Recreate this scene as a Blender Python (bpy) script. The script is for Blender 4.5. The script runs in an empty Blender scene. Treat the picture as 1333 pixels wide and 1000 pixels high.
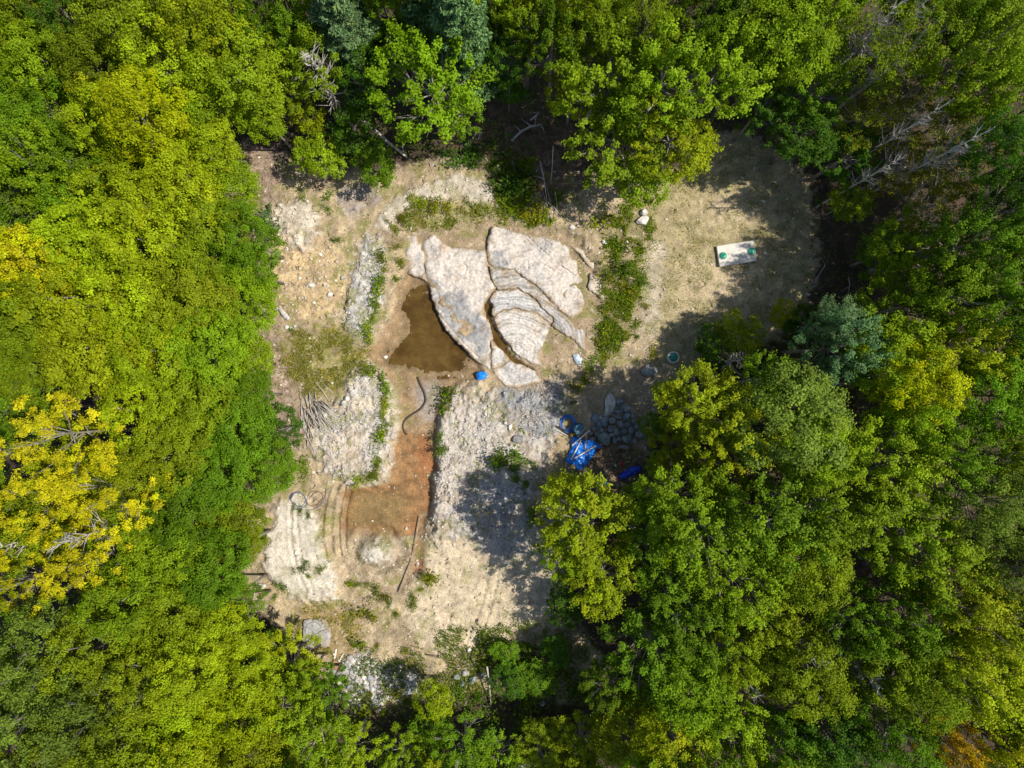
import bpy, math, random
import numpy as np
from mathutils import Vector, Matrix
from mathutils.geometry import delaunay_2d_cdt

# ------------------------------------------------------------------ camera, sky, sun, exposure
S = 0.06                      # metres per photo pixel on the ground
FPX = 924.0                   # focal length in photo pixels (24 mm equivalent drone lens)
CAMH = S * FPX                # about 55 m above the clearing
scene = bpy.context.scene
cam_d = bpy.data.cameras.new('camera'); cam = bpy.data.objects.new('camera', cam_d)
scene.collection.objects.link(cam)
cam.location = (0, 0, CAMH); cam.rotation_euler = (0, 0, 0)
cam_d.sensor_width = 36.0; cam_d.lens = 36.0 * FPX / 1333.0
cam_d.clip_start = 0.5; cam_d.clip_end = 1000
scene.camera = cam

SUN_EL, SUN_AZ = 55.0, 0.0     # sun stands over +X
world = bpy.data.worlds.new('World'); scene.world = world; world.use_nodes = True
wn = world.node_tree; bg = wn.nodes['Background']
sky = wn.nodes.new('ShaderNodeTexSky'); sky.sky_type = 'NISHITA'; sky.sun_disc = False
sky.sun_elevation = math.radians(SUN_EL); sky.sun_rotation = math.radians(90.0 - SUN_AZ)
wn.links.new(sky.outputs[0], bg.inputs[0]); bg.inputs[1].default_value = 0.115
sun_d = bpy.data.lights.new('sun', 'SUN'); sun_d.energy = 4.7; sun_d.angle = math.radians(0.53)
sun_d.color = (1.0, 0.95, 0.84)
sun = bpy.data.objects.new('sun', sun_d); scene.collection.objects.link(sun)
sun.rotation_euler = (0, math.radians(90 - SUN_EL), math.radians(SUN_AZ))
sun.location = (60, 0, 80)
vs = scene.view_settings
vs.view_transform = 'Standard'; vs.look = 'None'; vs.gamma = 1.0; vs.use_curve_mapping = False
vs.exposure = 0.25
scene.cycles.max_bounces = 6; scene.cycles.diffuse_bounces = 3; scene.cycles.transparent_max_bounces = 8

# ------------------------------------------------------------------ helpers
rng = np.random.default_rng(11)
random.seed(11)
COL = scene.collection

def gx(u): return (u - 666.5) * S
def gy(v): return (500.0 - v) * S
def PX(u, v, z=0.0):
    k = (CAMH - z) / CAMH
    return gx(u) * k, gy(v) * k

def tag(o, label=None, cat=None, group=None, kind=None):
    if label: o['label'] = label
    if cat: o['category'] = cat
    if group: o['group'] = group
    if kind: o['kind'] = kind
    return o

def link(name, data, parent=None, mat=None):
    o = bpy.data.objects.new(name, data); COL.objects.link(o)
    if parent is not None: o.parent = parent
    if mat is not None and data is not None and len(data.materials) == 0: data.materials.append(mat)
    return o

def empty(name, loc=(0, 0, 0), rz=0.0):
    o = bpy.data.objects.new(name, None); COL.objects.link(o)
    o.location = loc; o.rotation_euler = (0, 0, rz); o.empty_display_size = 0.3
    return o

def np_mesh(name, verts, faces, smooth=False, attrs=None):
    """verts (n,3); faces (m,k) array of equal-sized polygons; attrs {name: (n,4) point colours}"""
    verts = np.asarray(verts, np.float32); faces = np.asarray(faces, np.int32)
    me = bpy.data.meshes.new(name)
    k = faces.shape[1]
    me.vertices.add(len(verts)); me.vertices.foreach_set('co', verts.ravel())
    me.loops.add(faces.size); me.loops.foreach_set('vertex_index', faces.ravel())
    me.polygons.add(len(faces))
    me.polygons.foreach_set('loop_start', np.arange(0, faces.size, k, dtype=np.int32))
    me.polygons.foreach_set('loop_total', np.full(len(faces), k, np.int32))
    if smooth: me.polygons.foreach_set('use_smooth', np.ones(len(faces), bool))
    for n, a in (attrs or {}).items():
        at = me.attributes.new(n, 'FLOAT_COLOR', 'POINT')
        at.data.foreach_set('color', np.asarray(a, np.float32).ravel())
    me.update(calc_edges=True); me.validate()
    return me

class MB:
    """collects simple shapes into one mesh"""
    def __init__(s): s.v = []; s.f = []
    def add(s, vs_, fs_):
        o = len(s.v); s.v += [tuple(p) for p in vs_]; s.f += [tuple(i + o for i in f) for f in fs_]
    def box(s, cx, cy, cz, sx, sy, sz, M=None):
        c = [(x, y, z) for z in (-.5, .5) for y in (-.5, .5) for x in (-.5, .5)]
        p = [Vector((a * sx, b * sy, d * sz)) for a, b, d in c]
        if M is not None: p = [M @ q for q in p]
        s.add([(q.x + cx, q.y + cy, q.z + cz) for q in p],
              [(0, 2, 3, 1), (4, 5, 7, 6), (0, 1, 5, 4), (2, 6, 7, 3), (0, 4, 6, 2), (1, 3, 7, 5)])
    def tube(s, pts, rad, n=7, cap=True):
        pts = [Vector(p) for p in pts]
        if not hasattr(rad, '__len__'): rad = [rad] * len(pts)
        rings = []; up = None
        for i, p in enumerate(pts):
            t = (pts[min(i + 1, len(pts) - 1)] - pts[max(i - 1, 0)]).normalized()
            if up is None:
                up = Vector((0, 0, 1)) if abs(t.z) < .9 else Vector((1, 0, 0))
            a = t.cross(up).normalized(); b = a.cross(t).normalized(); up = b
            rings.append([p + (a * math.cos(6.28318 * k / n) + b * math.sin(6.28318 * k / n)) * rad[i] for k in range(n)])
        vs_ = [q for r in rings for q in r]; fs_ = []
        for i in range(len(pts) - 1):
            for k in range(n):
                fs_.append((i * n + k, i * n + (k + 1) % n, (i + 1) * n + (k + 1) % n, (i + 1) * n + k))
        if cap:
            fs_.append(tuple(reversed(range(n)))); fs_.append(tuple((len(pts) - 1) * n + k for k in range(n)))
        s.add(vs_, fs_)
    def lathe(s, prof, n=28, c=(0, 0, 0), cap=True):
        vs_ = []; fs_ = []
        for r, z in prof:
            for k in range(n):
                a = 6.28318530 * k / n; vs_.append((c[0] + r * math.cos(a), c[1] + r * math.sin(a), c[2] + z))
        for i in range(len(prof) - 1):
            for k in range(n):
                fs_.append((i * n + k, i * n + (k + 1) % n, (i + 1) * n + (k + 1) % n, (i + 1) * n + k))
        if cap:
            fs_.append(tuple(reversed(range(n)))); fs_.append(tuple((len(prof) - 1) * n + k for k in range(n)))
        s.add(vs_, fs_)
    def build(s, name, mat=None, parent=None, smooth=False, loc=None, bevel=0):
        me = bpy.data.meshes.new(name); me.from_pydata(s.v, [], s.f)
        if smooth: me.polygons.foreach_set('use_smooth', np.ones(len(me.polygons), bool))
        me.update(); o = link(name, me, parent, mat)
        if loc is not None: o.location = loc
        if bevel:
            m = o.modifiers.new('bevel', 'BEVEL'); m.width = bevel; m.segments = 2
        return o

def hash01(ix, iy, seed):
    n = (ix.astype(np.int64) * 374761393 + iy.astype(np.int64) * 668265263 + seed * 974634777) & 0x7fffffff
    n = ((n ^ (n >> 13)) * 1274126177) & 0x7fffffff
    return ((n ^ (n >> 16)) & 0xffff) / 65535.0
def vnoise(x, y, seed=0):
    ix = np.floor(x); iy = np.floor(y); fx = x - ix; fy = y - iy
    fx = fx * fx * (3 - 2 * fx); fy = fy * fy * (3 - 2 * fy)
    a = hash01(ix, iy, seed); b = hash01(ix + 1, iy, seed); c = hash01(ix, iy + 1, seed); d = hash01(ix + 1, iy + 1, seed)
    return (a + (b - a) * fx) * (1 - fy) + (c + (d - c) * fx) * fy
def fbm(x, y, seed=0, oct=4):
    t = 0; a = .5; s = 0
    for i in range(oct):
        t = t + a * vnoise(x * 2 ** i + 17.3 * i, y * 2 ** i - 9.1 * i, seed + i * 7); s += a; a *= .5
    return t / s
def inpoly(U, V, poly):
    ins = np.zeros(U.shape, bool); n = len(poly)
    for i in range(n):
        x1, y1 = poly[i]; x2, y2 = poly[(i + 1) % n]
        if y1 == y2: continue
        c = ((y1 > V) != (y2 > V)) & (U < (x2 - x1) * (V - y1) / (y2 - y1) + x1)
        ins ^= c
    return ins
def sstep(a, b, x):
    t = np.clip((x - a) / (b - a), 0, 1); return t * t * (3 - 2 * t)

# ------------------------------------------------------------------ materials
def new_mat(name):
    m = bpy.data.materials.new(name); m.use_nodes = True
    nt = m.node_tree; return m, nt, nt.nodes['Principled BSDF']
def N(nt, typ, **kw):
    n = nt.nodes.new(typ)
    for k, v in kw.items(): setattr(n, k, v)
    return n
def noise_node(nt, scale, detail=6, rough=.6, coord='Object'):
    tc = N(nt, 'ShaderNodeTexCoord'); n = N(nt, 'ShaderNodeTexNoise')
    n.inputs['Scale'].default_value = scale; n.inputs['Detail'].default_value = detail; n.inputs['Roughness'].default_value = rough
    nt.links.new(tc.outputs[coord], n.inputs['Vector']); return n
def plain(name, col, rough=.6, var=.25, scale=6, bump=.2, bscale=None, spec=.3, metallic=0, coat=0):
    """procedural paint/stone/wood: base colour broken by noise, with fine relief"""
    m, nt, b = new_mat(name)
    n = noise_node(nt, scale)
    r = N(nt, 'ShaderNodeMapRange'); r.inputs[1].default_value = .3; r.inputs[2].default_value = .7
    r.inputs[3].default_value = 1 - var; r.inputs[4].default_value = 1 + var
    nt.links.new(n.outputs[0], r.inputs[0])
    mx = N(nt, 'ShaderNodeMix', data_type='RGBA', blend_type='MULTIPLY'); mx.inputs[0].default_value = 1
    mx.inputs[6].default_value = (*col, 1); nt.links.new(r.outputs[0], mx.inputs[7])
    nt.links.new(mx.outputs[2], b.inputs['Base Color'])
    b.inputs['Roughness'].default_value = rough; b.inputs['Specular IOR Level'].default_value = spec
    b.inputs['Metallic'].default_value = metallic; b.inputs['Coat Weight'].default_value = coat
    if bump:
        n2 = noise_node(nt, bscale or scale * 5); bp = N(nt, 'ShaderNodeBump'); bp.inputs['Strength'].default_value = bump
        bp.inputs['Distance'].default_value = .03
        nt.links.new(n2.outputs[0], bp.inputs['Height']); nt.links.new(bp.outputs[0], b.inputs['Normal'])
    return m

def leaf_mat(name, trans=.42, yellow=(.64, .58, .012), rough=.5):
    """tint attribute: r = per clump, g = per leaf; object colour = species colour, its alpha = share of turned leaves"""
    m, nt, b = new_mat(name); L = nt.links
    at = N(nt, 'ShaderNodeAttribute', attribute_name='tint'); sp = N(nt, 'ShaderNodeSeparateColor'); L.new(at.outputs['Color'], sp.inputs[0])
    oi = N(nt, 'ShaderNodeObjectInfo')
    # turned clumps
    m1 = N(nt, 'ShaderNodeMath', operation='SUBTRACT'); L.new(oi.outputs['Alpha'], m1.inputs[0]); L.new(sp.outputs[0], m1.inputs[1])
    m2 = N(nt, 'ShaderNodeMath', operation='MULTIPLY_ADD', use_clamp=True); L.new(m1.outputs[0], m2.inputs[0]); m2.inputs[1].default_value = 3.5; m2.inputs[2].default_value = .12
    m3 = N(nt, 'ShaderNodeMath', operation='MULTIPLY'); L.new(m2.outputs[0], m3.inputs[0]); m3.inputs[1].default_value = .92
    mx = N(nt, 'ShaderNodeMix', data_type='RGBA'); L.new(m3.outputs[0], mx.inputs[0]); L.new(oi.outputs['Color'], mx.inputs[6]); mx.inputs[7].default_value = (*yellow, 1)
    # brightness per leaf and clump
    v = N(nt, 'ShaderNodeMath', operation='MULTIPLY_ADD'); L.new(sp.outputs[1], v.inputs[0]); v.inputs[1].default_value = .7; v.inputs[2].default_value = .5
    v2 = N(nt, 'ShaderNodeMath', operation='MULTIPLY_ADD'); L.new(sp.outputs[2], v2.inputs[0]); v2.inputs[1].default_value = .45; v2.inputs[2].default_value = .8
    v3 = N(nt, 'ShaderNodeMath', operation='MULTIPLY'); L.new(v.outputs[0], v3.inputs[0]); L.new(v2.outputs[0], v3.inputs[1])
    mm = N(nt, 'ShaderNodeVectorMath', operation='SCALE'); L.new(mx.outputs[2], mm.inputs[0]); L.new(v3.outputs[0], mm.inputs['Scale'])
    L.new(mm.outputs[0], b.inputs['Base Color'])
    b.inputs['Roughness'].default_value = rough; b.inputs['Specular IOR Level'].default_value = .12
    tr = N(nt, 'ShaderNodeBsdfTranslucent'); L.new(mm.outputs[0], tr.inputs['Color'])
    ms = N(nt, 'ShaderNodeMixShader'); ms.inputs[0].default_value = trans
    L.new(b.outputs[0], ms.inputs[1]); L.new(tr.outputs[0], ms.inputs[2])
    L.new(ms.outputs[0], nt.nodes['Material Output'].inputs['Surface'])
    return m
M_leaf = leaf_mat('leaf')
M_needle = leaf_mat('needles', trans=.15, rough=.6)

def bark_mat(name, col, dark, scale=3):
    m, nt, b = new_mat(name); L = nt.links
    n = noise_node(nt, scale, 8, .7); tc = nt.nodes['Texture Coordinate']
    r = N(nt, 'ShaderNodeValToRGB'); r.color_ramp.elements[0].position = .35; r.color_ramp.elements[1].position = .62
    r.color_ramp.elements[0].color = (*dark, 1); r.color_ramp.elements[1].color = (*col, 1)
    L.new(n.outputs[0], r.inputs[0]); L.new(r.outputs[0], b.inputs['Base Color']); b.inputs['Roughness'].default_value = .85
    bp = N(nt, 'ShaderNodeBump'); bp.inputs['Strength'].default_value = .5; bp.inputs['Distance'].default_value = .02
    n2 = noise_node(nt, scale * 8); L.new(n2.outputs[0], bp.inputs['Height']); L.new(bp.outputs[0], b.inputs['Normal'])
    return m
M_bark = bark_mat('grey_bark', (.34, .31, .27), (.16, .13, .10))
M_birch = bark_mat('white_bark', (.66, .62, .56), (.28, .24, .20))
M_pinebark = bark_mat('red_bark', (.26, .15, .09), (.12, .075, .05))
M_dead = bark_mat('weathered_wood', (.50, .46, .41), (.26, .22, .18))
M_oldwood = bark_mat('brown_wood', (.36, .27, .18), (.16, .11, .07))

def ground_mat():
    m, nt, b = new_mat('earth'); L = nt.links
    at = N(nt, 'ShaderNodeAttribute', attribute_name='soil')
    n1 = noise_node(nt, 9, 8, .72); n2 = noise_node(nt, 1.6, 5, .6)
    r1 = N(nt, 'ShaderNodeMapRange'); r1.inputs[1].default_value = .3; r1.inputs[2].default_value = .7; r1.inputs[3].default_value = .55; r1.inputs[4].default_value = 1.42
    r2 = N(nt, 'ShaderNodeMapRange'); r2.inputs[1].default_value = .3; r2.inputs[2].default_value = .7; r2.inputs[3].default_value = .88; r2.inputs[4].default_value = 1.12
    L.new(n1.outputs[0], r1.inputs[0]); L.new(n2.outputs[0], r2.inputs[0])
    mu = N(nt, 'ShaderNodeMath', operation='MULTIPLY'); L.new(r1.outputs[0], mu.inputs[0]); L.new(r2.outputs[0], mu.inputs[1])
    sc = N(nt, 'ShaderNodeVectorMath', operation='SCALE'); L.new(at.outputs['Color'], sc.inputs[0]); L.new(mu.outputs[0], sc.inputs['Scale'])
    L.new(sc.outputs[0], b.inputs['Base Color']); 
    # alpha of the attribute = wetness
    rr = N(nt, 'ShaderNodeMapRange'); rr.inputs[3].default_value = .95; rr.inputs[4].default_value = .45
    L.new(at.outputs['Alpha'], rr.inputs[0]); L.new(rr.outputs[0], b.inputs['Roughness']); b.inputs['Specular IOR Level'].default_value = .2
    bp = N(nt, 'ShaderNodeBump'); bp.inputs['Strength'].default_value = 1.0; bp.inputs['Distance'].default_value = .09
    n3 = noise_node(nt, 5, 10, .78); L.new(n3.outputs[0], bp.inputs['Height']); L.new(bp.outputs[0], b.inputs['Normal'])
    return m
M_ground = ground_mat()

def stone_attr_mat(name, rough=.85):
    m, nt, b = new_mat(name); L = nt.links
    at = N(nt, 'ShaderNodeAttribute', attribute_name='tone')
    n1 = noise_node(nt, 14, 6, .7)
    r1 = N(nt, 'ShaderNodeMapRange'); r1.inputs[1].default_value = .3; r1.inputs[2].default_value = .7; r1.inputs[3].default_value = .75; r1.inputs[4].default_value = 1.25
    L.new(n1.outputs[0], r1.inputs[0])
    sc = N(nt, 'ShaderNodeVectorMath', operation='SCALE'); L.new(at.outputs['Color'], sc.inputs[0]); L.new(r1.outputs[0], sc.inputs['Scale'])
    L.new(sc.outputs[0], b.inputs['Base Color']); b.inputs['Roughness'].default_value = rough; b.inputs['Specular IOR Level'].default_value = .2
    return m
M_pebble = stone_attr_mat('pebble')

def slab_mat(name, base, grey, fan=None, fan_amt=0.0, patch=.5, pscale=.35):
    """bedrock: cream stone with grey weathered patches; fan = centre of the curved strata"""
    m, nt, b = new_mat(name); L = nt.links
    geo = N(nt, 'ShaderNodeNewGeometry')
    n = N(nt, 'ShaderNodeTexNoise'); n.inputs['Scale'].default_value = pscale; n.inputs['Detail'].default_value = 7; n.inputs['Roughness'].default_value = .6
    L.new(geo.outputs['Position'], n.inputs['Vector'])
    r = N(nt, 'ShaderNodeValToRGB'); r.color_ramp.elements[0].position = patch - .06; r.color_ramp.elements[1].position = patch + .06
    r.color_ramp.elements[0].color = (*grey, 1); r.color_ramp.elements[1].color = (*base, 1); L.new(n.outputs[0], r.inputs[0])
    cur = r.outputs[0]
    st = N(nt, 'ShaderNodeAttribute', attribute_name='stain'); mxs = N(nt, 'ShaderNodeMix', data_type='RGBA')
    L.new(st.outputs['Color'], mxs.inputs[0]); L.new(cur, mxs.inputs[6]); mxs.inputs[7].default_value = (.30, .295, .30, 1); cur = mxs.outputs[2]
    sps = N(nt, 'ShaderNodeSeparateColor'); L.new(st.outputs['Color'], sps.inputs[0]); L.new(sps.outputs[0], mxs.inputs[0])
    mxd = N(nt, 'ShaderNodeMix', data_type='RGBA'); L.new(sps.outputs[1], mxd.inputs[0]); L.new(cur, mxd.inputs[6]); mxd.inputs[7].default_value = (.36, .275, .18, 1); cur = mxd.outputs[2]
    if fan:
        mp = N(nt, 'ShaderNodeVectorMath', operation='SUBTRACT'); L.new(geo.outputs['Position'], mp.inputs[0]); mp.inputs[1].default_value = (fan[0], fan[1], 0)
        ml = N(nt, 'ShaderNodeVectorMath', operation='MULTIPLY'); L.new(mp.outputs[0], ml.inputs[0]); ml.inputs[1].default_value = (fan[2], fan[3], 0)
        nw = N(nt, 'ShaderNodeTexNoise'); nw.inputs['Scale'].default_value = .42; nw.inputs['Detail'].default_value = 4; L.new(geo.outputs['Position'], nw.inputs['Vector'])
        ns = N(nt, 'ShaderNodeVectorMath', operation='SCALE'); L.new(nw.outputs['Color'], ns.inputs[0]); ns.inputs['Scale'].default_value = 1.5
        na = N(nt, 'ShaderNodeVectorMath', operation='ADD'); L.new(ml.outputs[0], na.inputs[0]); L.new(ns.outputs[0], na.inputs[1])
        nz = N(nt, 'ShaderNodeVectorMath', operation='MULTIPLY'); L.new(na.outputs[0], nz.inputs[0]); nz.inputs[1].default_value = (1, 1, 0); ml = nz
        w = N(nt, 'ShaderNodeTexWave', wave_type='RINGS', rings_direction='Z'); w.inputs['Scale'].default_value = 1.1; w.inputs['Distortion'].default_value = 4.5
        w.inputs['Detail'].default_value = 3; w.inputs['Detail Scale'].default_value = .9; L.new(ml.outputs[0], w.inputs['Vector'])
        w2 = N(nt, 'ShaderNodeTexWave', wave_type='RINGS', rings_direction='Z'); w2.inputs['Scale'].default_value = .37; w2.inputs['Distortion'].default_value = 6.0
        w2.inputs['Detail'].default_value = 2; L.new(ml.outputs[0], w2.inputs['Vector'])
        ad = N(nt, 'ShaderNodeMath', operation='ADD'); L.new(w.outputs['Fac'], ad.inputs[0]); L.new(w2.outputs['Fac'], ad.inputs[1])
        rr = N(nt, 'ShaderNodeMapRange'); rr.inputs[1].default_value = .35; rr.inputs[2].default_value = 1.3; rr.inputs[3].default_value = 1 - fan_amt; rr.inputs[4].default_value = 1.1
        L.new(ad.outputs[0], rr.inputs[0])
        sc = N(nt, 'ShaderNodeVectorMath', operation='SCALE'); L.new(cur, sc.inputs[0]); L.new(rr.outputs[0], sc.inputs['Scale']); cur = sc.outputs[0]
    n2 = N(nt, 'ShaderNodeTexNoise'); n2.inputs['Scale'].default_value = 5; n2.inputs['Detail'].default_value = 9; n2.inputs['Roughness'].default_value = .75
    L.new(geo.outputs['Position'], n2.inputs['Vector'])
    r2 = N(nt, 'ShaderNodeMapRange'); r2.inputs[1].default_value = .3; r2.inputs[2].default_value = .7; r2.inputs[3].default_value = .5; r2.inputs[4].default_value = 1.32
    L.new(n2.outputs[0], r2.inputs[0])
    n5 = N(nt, 'ShaderNodeTexNoise'); n5.inputs['Scale'].default_value = .8; n5.inputs['Detail'].default_value = 5; L.new(geo.outputs['Position'], n5.inputs['Vector'])
    r5 = N(nt, 'ShaderNodeMapRange'); r5.inputs[1].default_value = .52; r5.inputs[2].default_value = .68; r5.inputs[4].default_value = .5; L.new(n5.outputs[0], r5.inputs[0])
    mo = N(nt, 'ShaderNodeMix', data_type='RGBA', blend_type='MULTIPLY'); L.new(r5.outputs[0], mo.inputs[0]); L.new(cur, mo.inputs[6]); mo.inputs[7].default_value = (1.0, .87, .75, 1); cur = mo.outputs[2]
    vo = N(nt, 'ShaderNodeTexVoronoi', feature='DISTANCE_TO_EDGE'); vo.inputs['Scale'].default_value = .75; vo.inputs['Randomness'].default_value = 1.0
    wv = N(nt, 'ShaderNodeVectorMath', operation='SCALE'); L.new(n5.outputs['Color'], wv.inputs[0]); wv.inputs['Scale'].default_value = 1.6
    wa = N(nt, 'ShaderNodeVectorMath', operation='ADD'); L.new(geo.outputs['Position'], wa.inputs[0]); L.new(wv.outputs[0], wa.inputs[1]); L.new(wa.outputs[0], vo.inputs['Vector'])
    rv = N(nt, 'ShaderNodeMapRange'); rv.inputs[1].default_value = .0; rv.inputs[2].default_value = .022; rv.inputs[3].default_value = .45; rv.inputs[4].default_value = 1.0; L.new(vo.outputs['Distance'], rv.inputs[0])
    mv = N(nt, 'ShaderNodeVectorMath', operation='SCALE'); L.new(cur, mv.inputs[0]); L.new(rv.outputs[0], mv.inputs['Scale'])
    mk = N(nt, 'ShaderNodeMix', data_type='RGBA'); rk = N(nt, 'ShaderNodeMapRange'); rk.inputs[1].default_value = .42; rk.inputs[2].default_value = .5; L.new(n.outputs[0], rk.inputs[0]); L.new(rk.outputs[0], mk.inputs[0]); L.new(mv.outputs[0], mk.inputs[6]); L.new(cur, mk.inputs[7]); cur = mk.outputs[2]
    sc2 = N(nt, 'ShaderNodeVectorMath', operation='SCALE'); L.new(cur, sc2.inputs[0]); L.new(r2.outputs[0], sc2.inputs['Scale'])
    L.new(sc2.outputs[0], b.inputs['Base Color']); b.inputs['Roughness'].default_value = .8; b.inputs['Specular IOR Level'].default_value = .25
    bp = N(nt, 'ShaderNodeBump'); bp.inputs['Strength'].default_value = .7; bp.inputs['Distance'].default_value = .06
    L.new(n2.outputs[0], bp.inputs['Height']); L.new(bp.outputs[0], b.inputs['Normal'])
    return m
# ------------------------------------------------------------------ ground: one sheet, fine inside the clearing
def axis(a, b, step, far):
    fine = np.arange(a, b + 1e-6, step); lo = []; hi = []; d = step; p = a
    while p > -far: d *= 1.16; p -= d; lo.append(p)
    d = step; p = fine[-1]
    while p < far: d *= 1.16; p += d; hi.append(p)
    return np.array(lo[::-1] + list(fine) + hi)
XS = axis(-24.0, 27.0, .095, 160.0); YS = axis(-27.5, 21.5, .095, 160.0)
GXX, GYY = np.meshgrid(XS, YS)
GU = 666.5 + GXX / S; GV = 500.0 - GYY / S
WU = GU + 14 * (fbm(GU / 26, GV / 26, 3) - .5) + 7 * (fbm(GU / 7, GV / 7, 5, 3) - .5)
WV = GV + 14 * (fbm(GU / 26, GV / 26, 4) - .5) + 7 * (fbm(GU / 7, GV / 7, 6, 3) - .5)

def blur(a, k):
    if k < 1: return a
    ker = np.ones(2 * k + 1) / (2 * k + 1)
    for _ in range(2):
        a = np.apply_along_axis(lambda r: np.convolve(np.pad(r, k, mode='edge'), ker, 'valid'), 0, a)
        a = np.apply_along_axis(lambda r: np.convolve(np.pad(r, k, mode='edge'), ker, 'valid'), 1, a)
    return a
def region(poly, k=2, warp=1.0):
    U = GU + (WU - GU) * warp; V = GV + (WV - GV) * warp
    m = blur(inpoly(U, V, poly).astype(float), k + 2)
    return sstep(.22, .78, m + EDGE * (m > .01) * (m < .99))
EDGE = .9 * (fbm(GXX / .45, GYY / .45, 99, 4) - .5)

clearing = [(300, 195), (400, 215), (500, 225), (540, 215), (640, 200), (740, 215), (800, 240), (880, 225), (900, 190), (950, 170), (1010, 185), (1055, 235), (1062, 330),
            (1050, 390), (1010, 440), (900, 490), (850, 540), (840, 620), (760, 650), (740, 700), (730, 800), (800, 870), (790, 915), (640, 900), (560, 915),
            (470, 930), (420, 880), (390, 860), (360, 810), (315, 780), (312, 680), (370, 610), (380, 560), (330, 480), (340, 420), (335, 330), (322, 270), (295, 240)]
R = {}
R['clear'] = region(clearing, 5)
R['leafy'] = region([(290, 185), (370, 195), (380, 225), (355, 255), (345, 290), (322, 300), (300, 250)], 5)
R['leafy2'] = region([(325, 430), (370, 420), (375, 470), (400, 530), (405, 580), (370, 590), (340, 500)], 5)
R['white1'] = region([(362, 268), (400, 258), (420, 285), (412, 320), (395, 330), (372, 318), (355, 300)], 5)
R['tan1'] = region([(358, 300), (420, 310), (452, 330), (455, 385), (430, 412), (390, 418), (352, 395), (348, 340)], 5)
R['gravl'] = region([(468, 312), (496, 308), (501, 340), (499, 372), (478, 446), (452, 436), (458, 375)], 5)
R['purple'] = region([(430, 245), (480, 235), (500, 255), (470, 280), (440, 275)], 5)
R['track'] = region([(487, 298), (500, 266), (545, 240), (600, 230), (642, 236), (642, 264), (590, 263), (540, 262), (518, 285), (505, 306)], 2)
R['mound'] = region([(447, 487), (480, 472), (522, 486), (524, 540), (508, 590), (500, 630), (460, 628), (420, 610), (396, 560), (420, 530), (450, 530)], 7)
R['mud'] = region([(528, 352), (552, 355), (566, 392), (600, 445), (632, 492), (600, 497), (580, 520), (570, 560), (556, 700), (440, 700), (440, 640), (512, 630), (520, 575),
                   (518, 505), (492, 478), (478, 455), (505, 420), (515, 380)], 1)
R['rust'] = region([(520, 560), (560, 568), (562, 600), (553, 660), (548, 702), (520, 694), (445, 690), (447, 636), (512, 632), (516, 600)], 1)
R['redder'] = region([(545, 565), (562, 572), (560, 610), (548, 690), (552, 740), (536, 762), (538, 690), (545, 620)], 3)
R['pit'] = region([(440, 640), (552, 640), (552, 700), (545, 750), (520, 772), (445, 755), (430, 700)], 2)
R['white2'] = region([(360, 655), (400, 640), (420, 690), (418, 720), (440, 750), (440, 780), (380, 782), (345, 740), (352, 690)], 4)
R['grav'] = region([(578, 508), (630, 506), (665, 514), (700, 500), (735, 500), (735, 560), (705, 610), (690, 660), (640, 680), (600, 705), (560, 710), (556, 640), (560, 560)], 11)
R['gravdk'] = region([(645, 505), (690, 488), (735, 492), (735, 560), (715, 578), (690, 560), (655, 535)], 3)  # darker gravel; its right part is tree shade put into the colour
R['gravdk2'] = region([(600, 630), (650, 615), (690, 640), (690, 720), (650, 730), (600, 700)], 6)  # tree shadow across the ridge, painted into the soil colour
R['sand'] = region([(560, 700), (640, 680), (720, 690), (725, 800), (640, 840), (560, 860), (520, 800), (540, 750)], 5)
R['septic'] = region([(845, 240), (900, 205), (950, 172), (1010, 190), (1056, 250), (1058, 370), (1020, 435), (900, 490), (850, 440), (845, 340)], 8)
R['septictan'] = region([(915, 255), (970, 250), (1010, 262), (1005, 290), (930, 290), (910, 275)], 5) + region([(890, 330), (990, 320), (1000, 360), (960, 420), (880, 410)], 9)  # first patch puts the sunlit band into the soil colour; second is plain tan
R['strip'] = region([(838, 325), (862, 300), (868, 340), (858, 400), (850, 450), (830, 460), (832, 400)], 4)
R['weedr'] = region([(785, 290), (835, 250), (850, 290), (835, 350), (830, 420), (800, 470), (775, 470), (788, 400)], 5)
R['debris'] = region([(735, 575), (800, 560), (850, 600), (840, 640), (760, 645), (728, 620)], 4)
R['slabbed'] = region([(528, 306), (560, 300), (640, 284), (750, 304), (780, 360), (770, 455), (735, 485), (715, 508), (680, 512), (640, 498), (560, 380), (527, 360)], 3)
R['olive'] = region([(370, 440), (430, 420), (475, 440), (470, 480), (440, 525), (400, 515), (368, 490)], 6)
R['dry'] = region([(375, 790), (440, 780), (470, 800), (470, 850), (430, 860), (390, 840)], 6)
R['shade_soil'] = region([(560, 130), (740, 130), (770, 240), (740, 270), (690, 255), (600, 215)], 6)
R['blackrock'] = region([(430, 860), (470, 850), (520, 870), (550, 880), (545, 900), (470, 925), (440, 910)], 4)
R['topweed'] = region([(520, 275), (560, 265), (640, 265), (700, 268), (740, 300), (640, 282), (590, 300), (530, 300)], 4)

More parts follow.
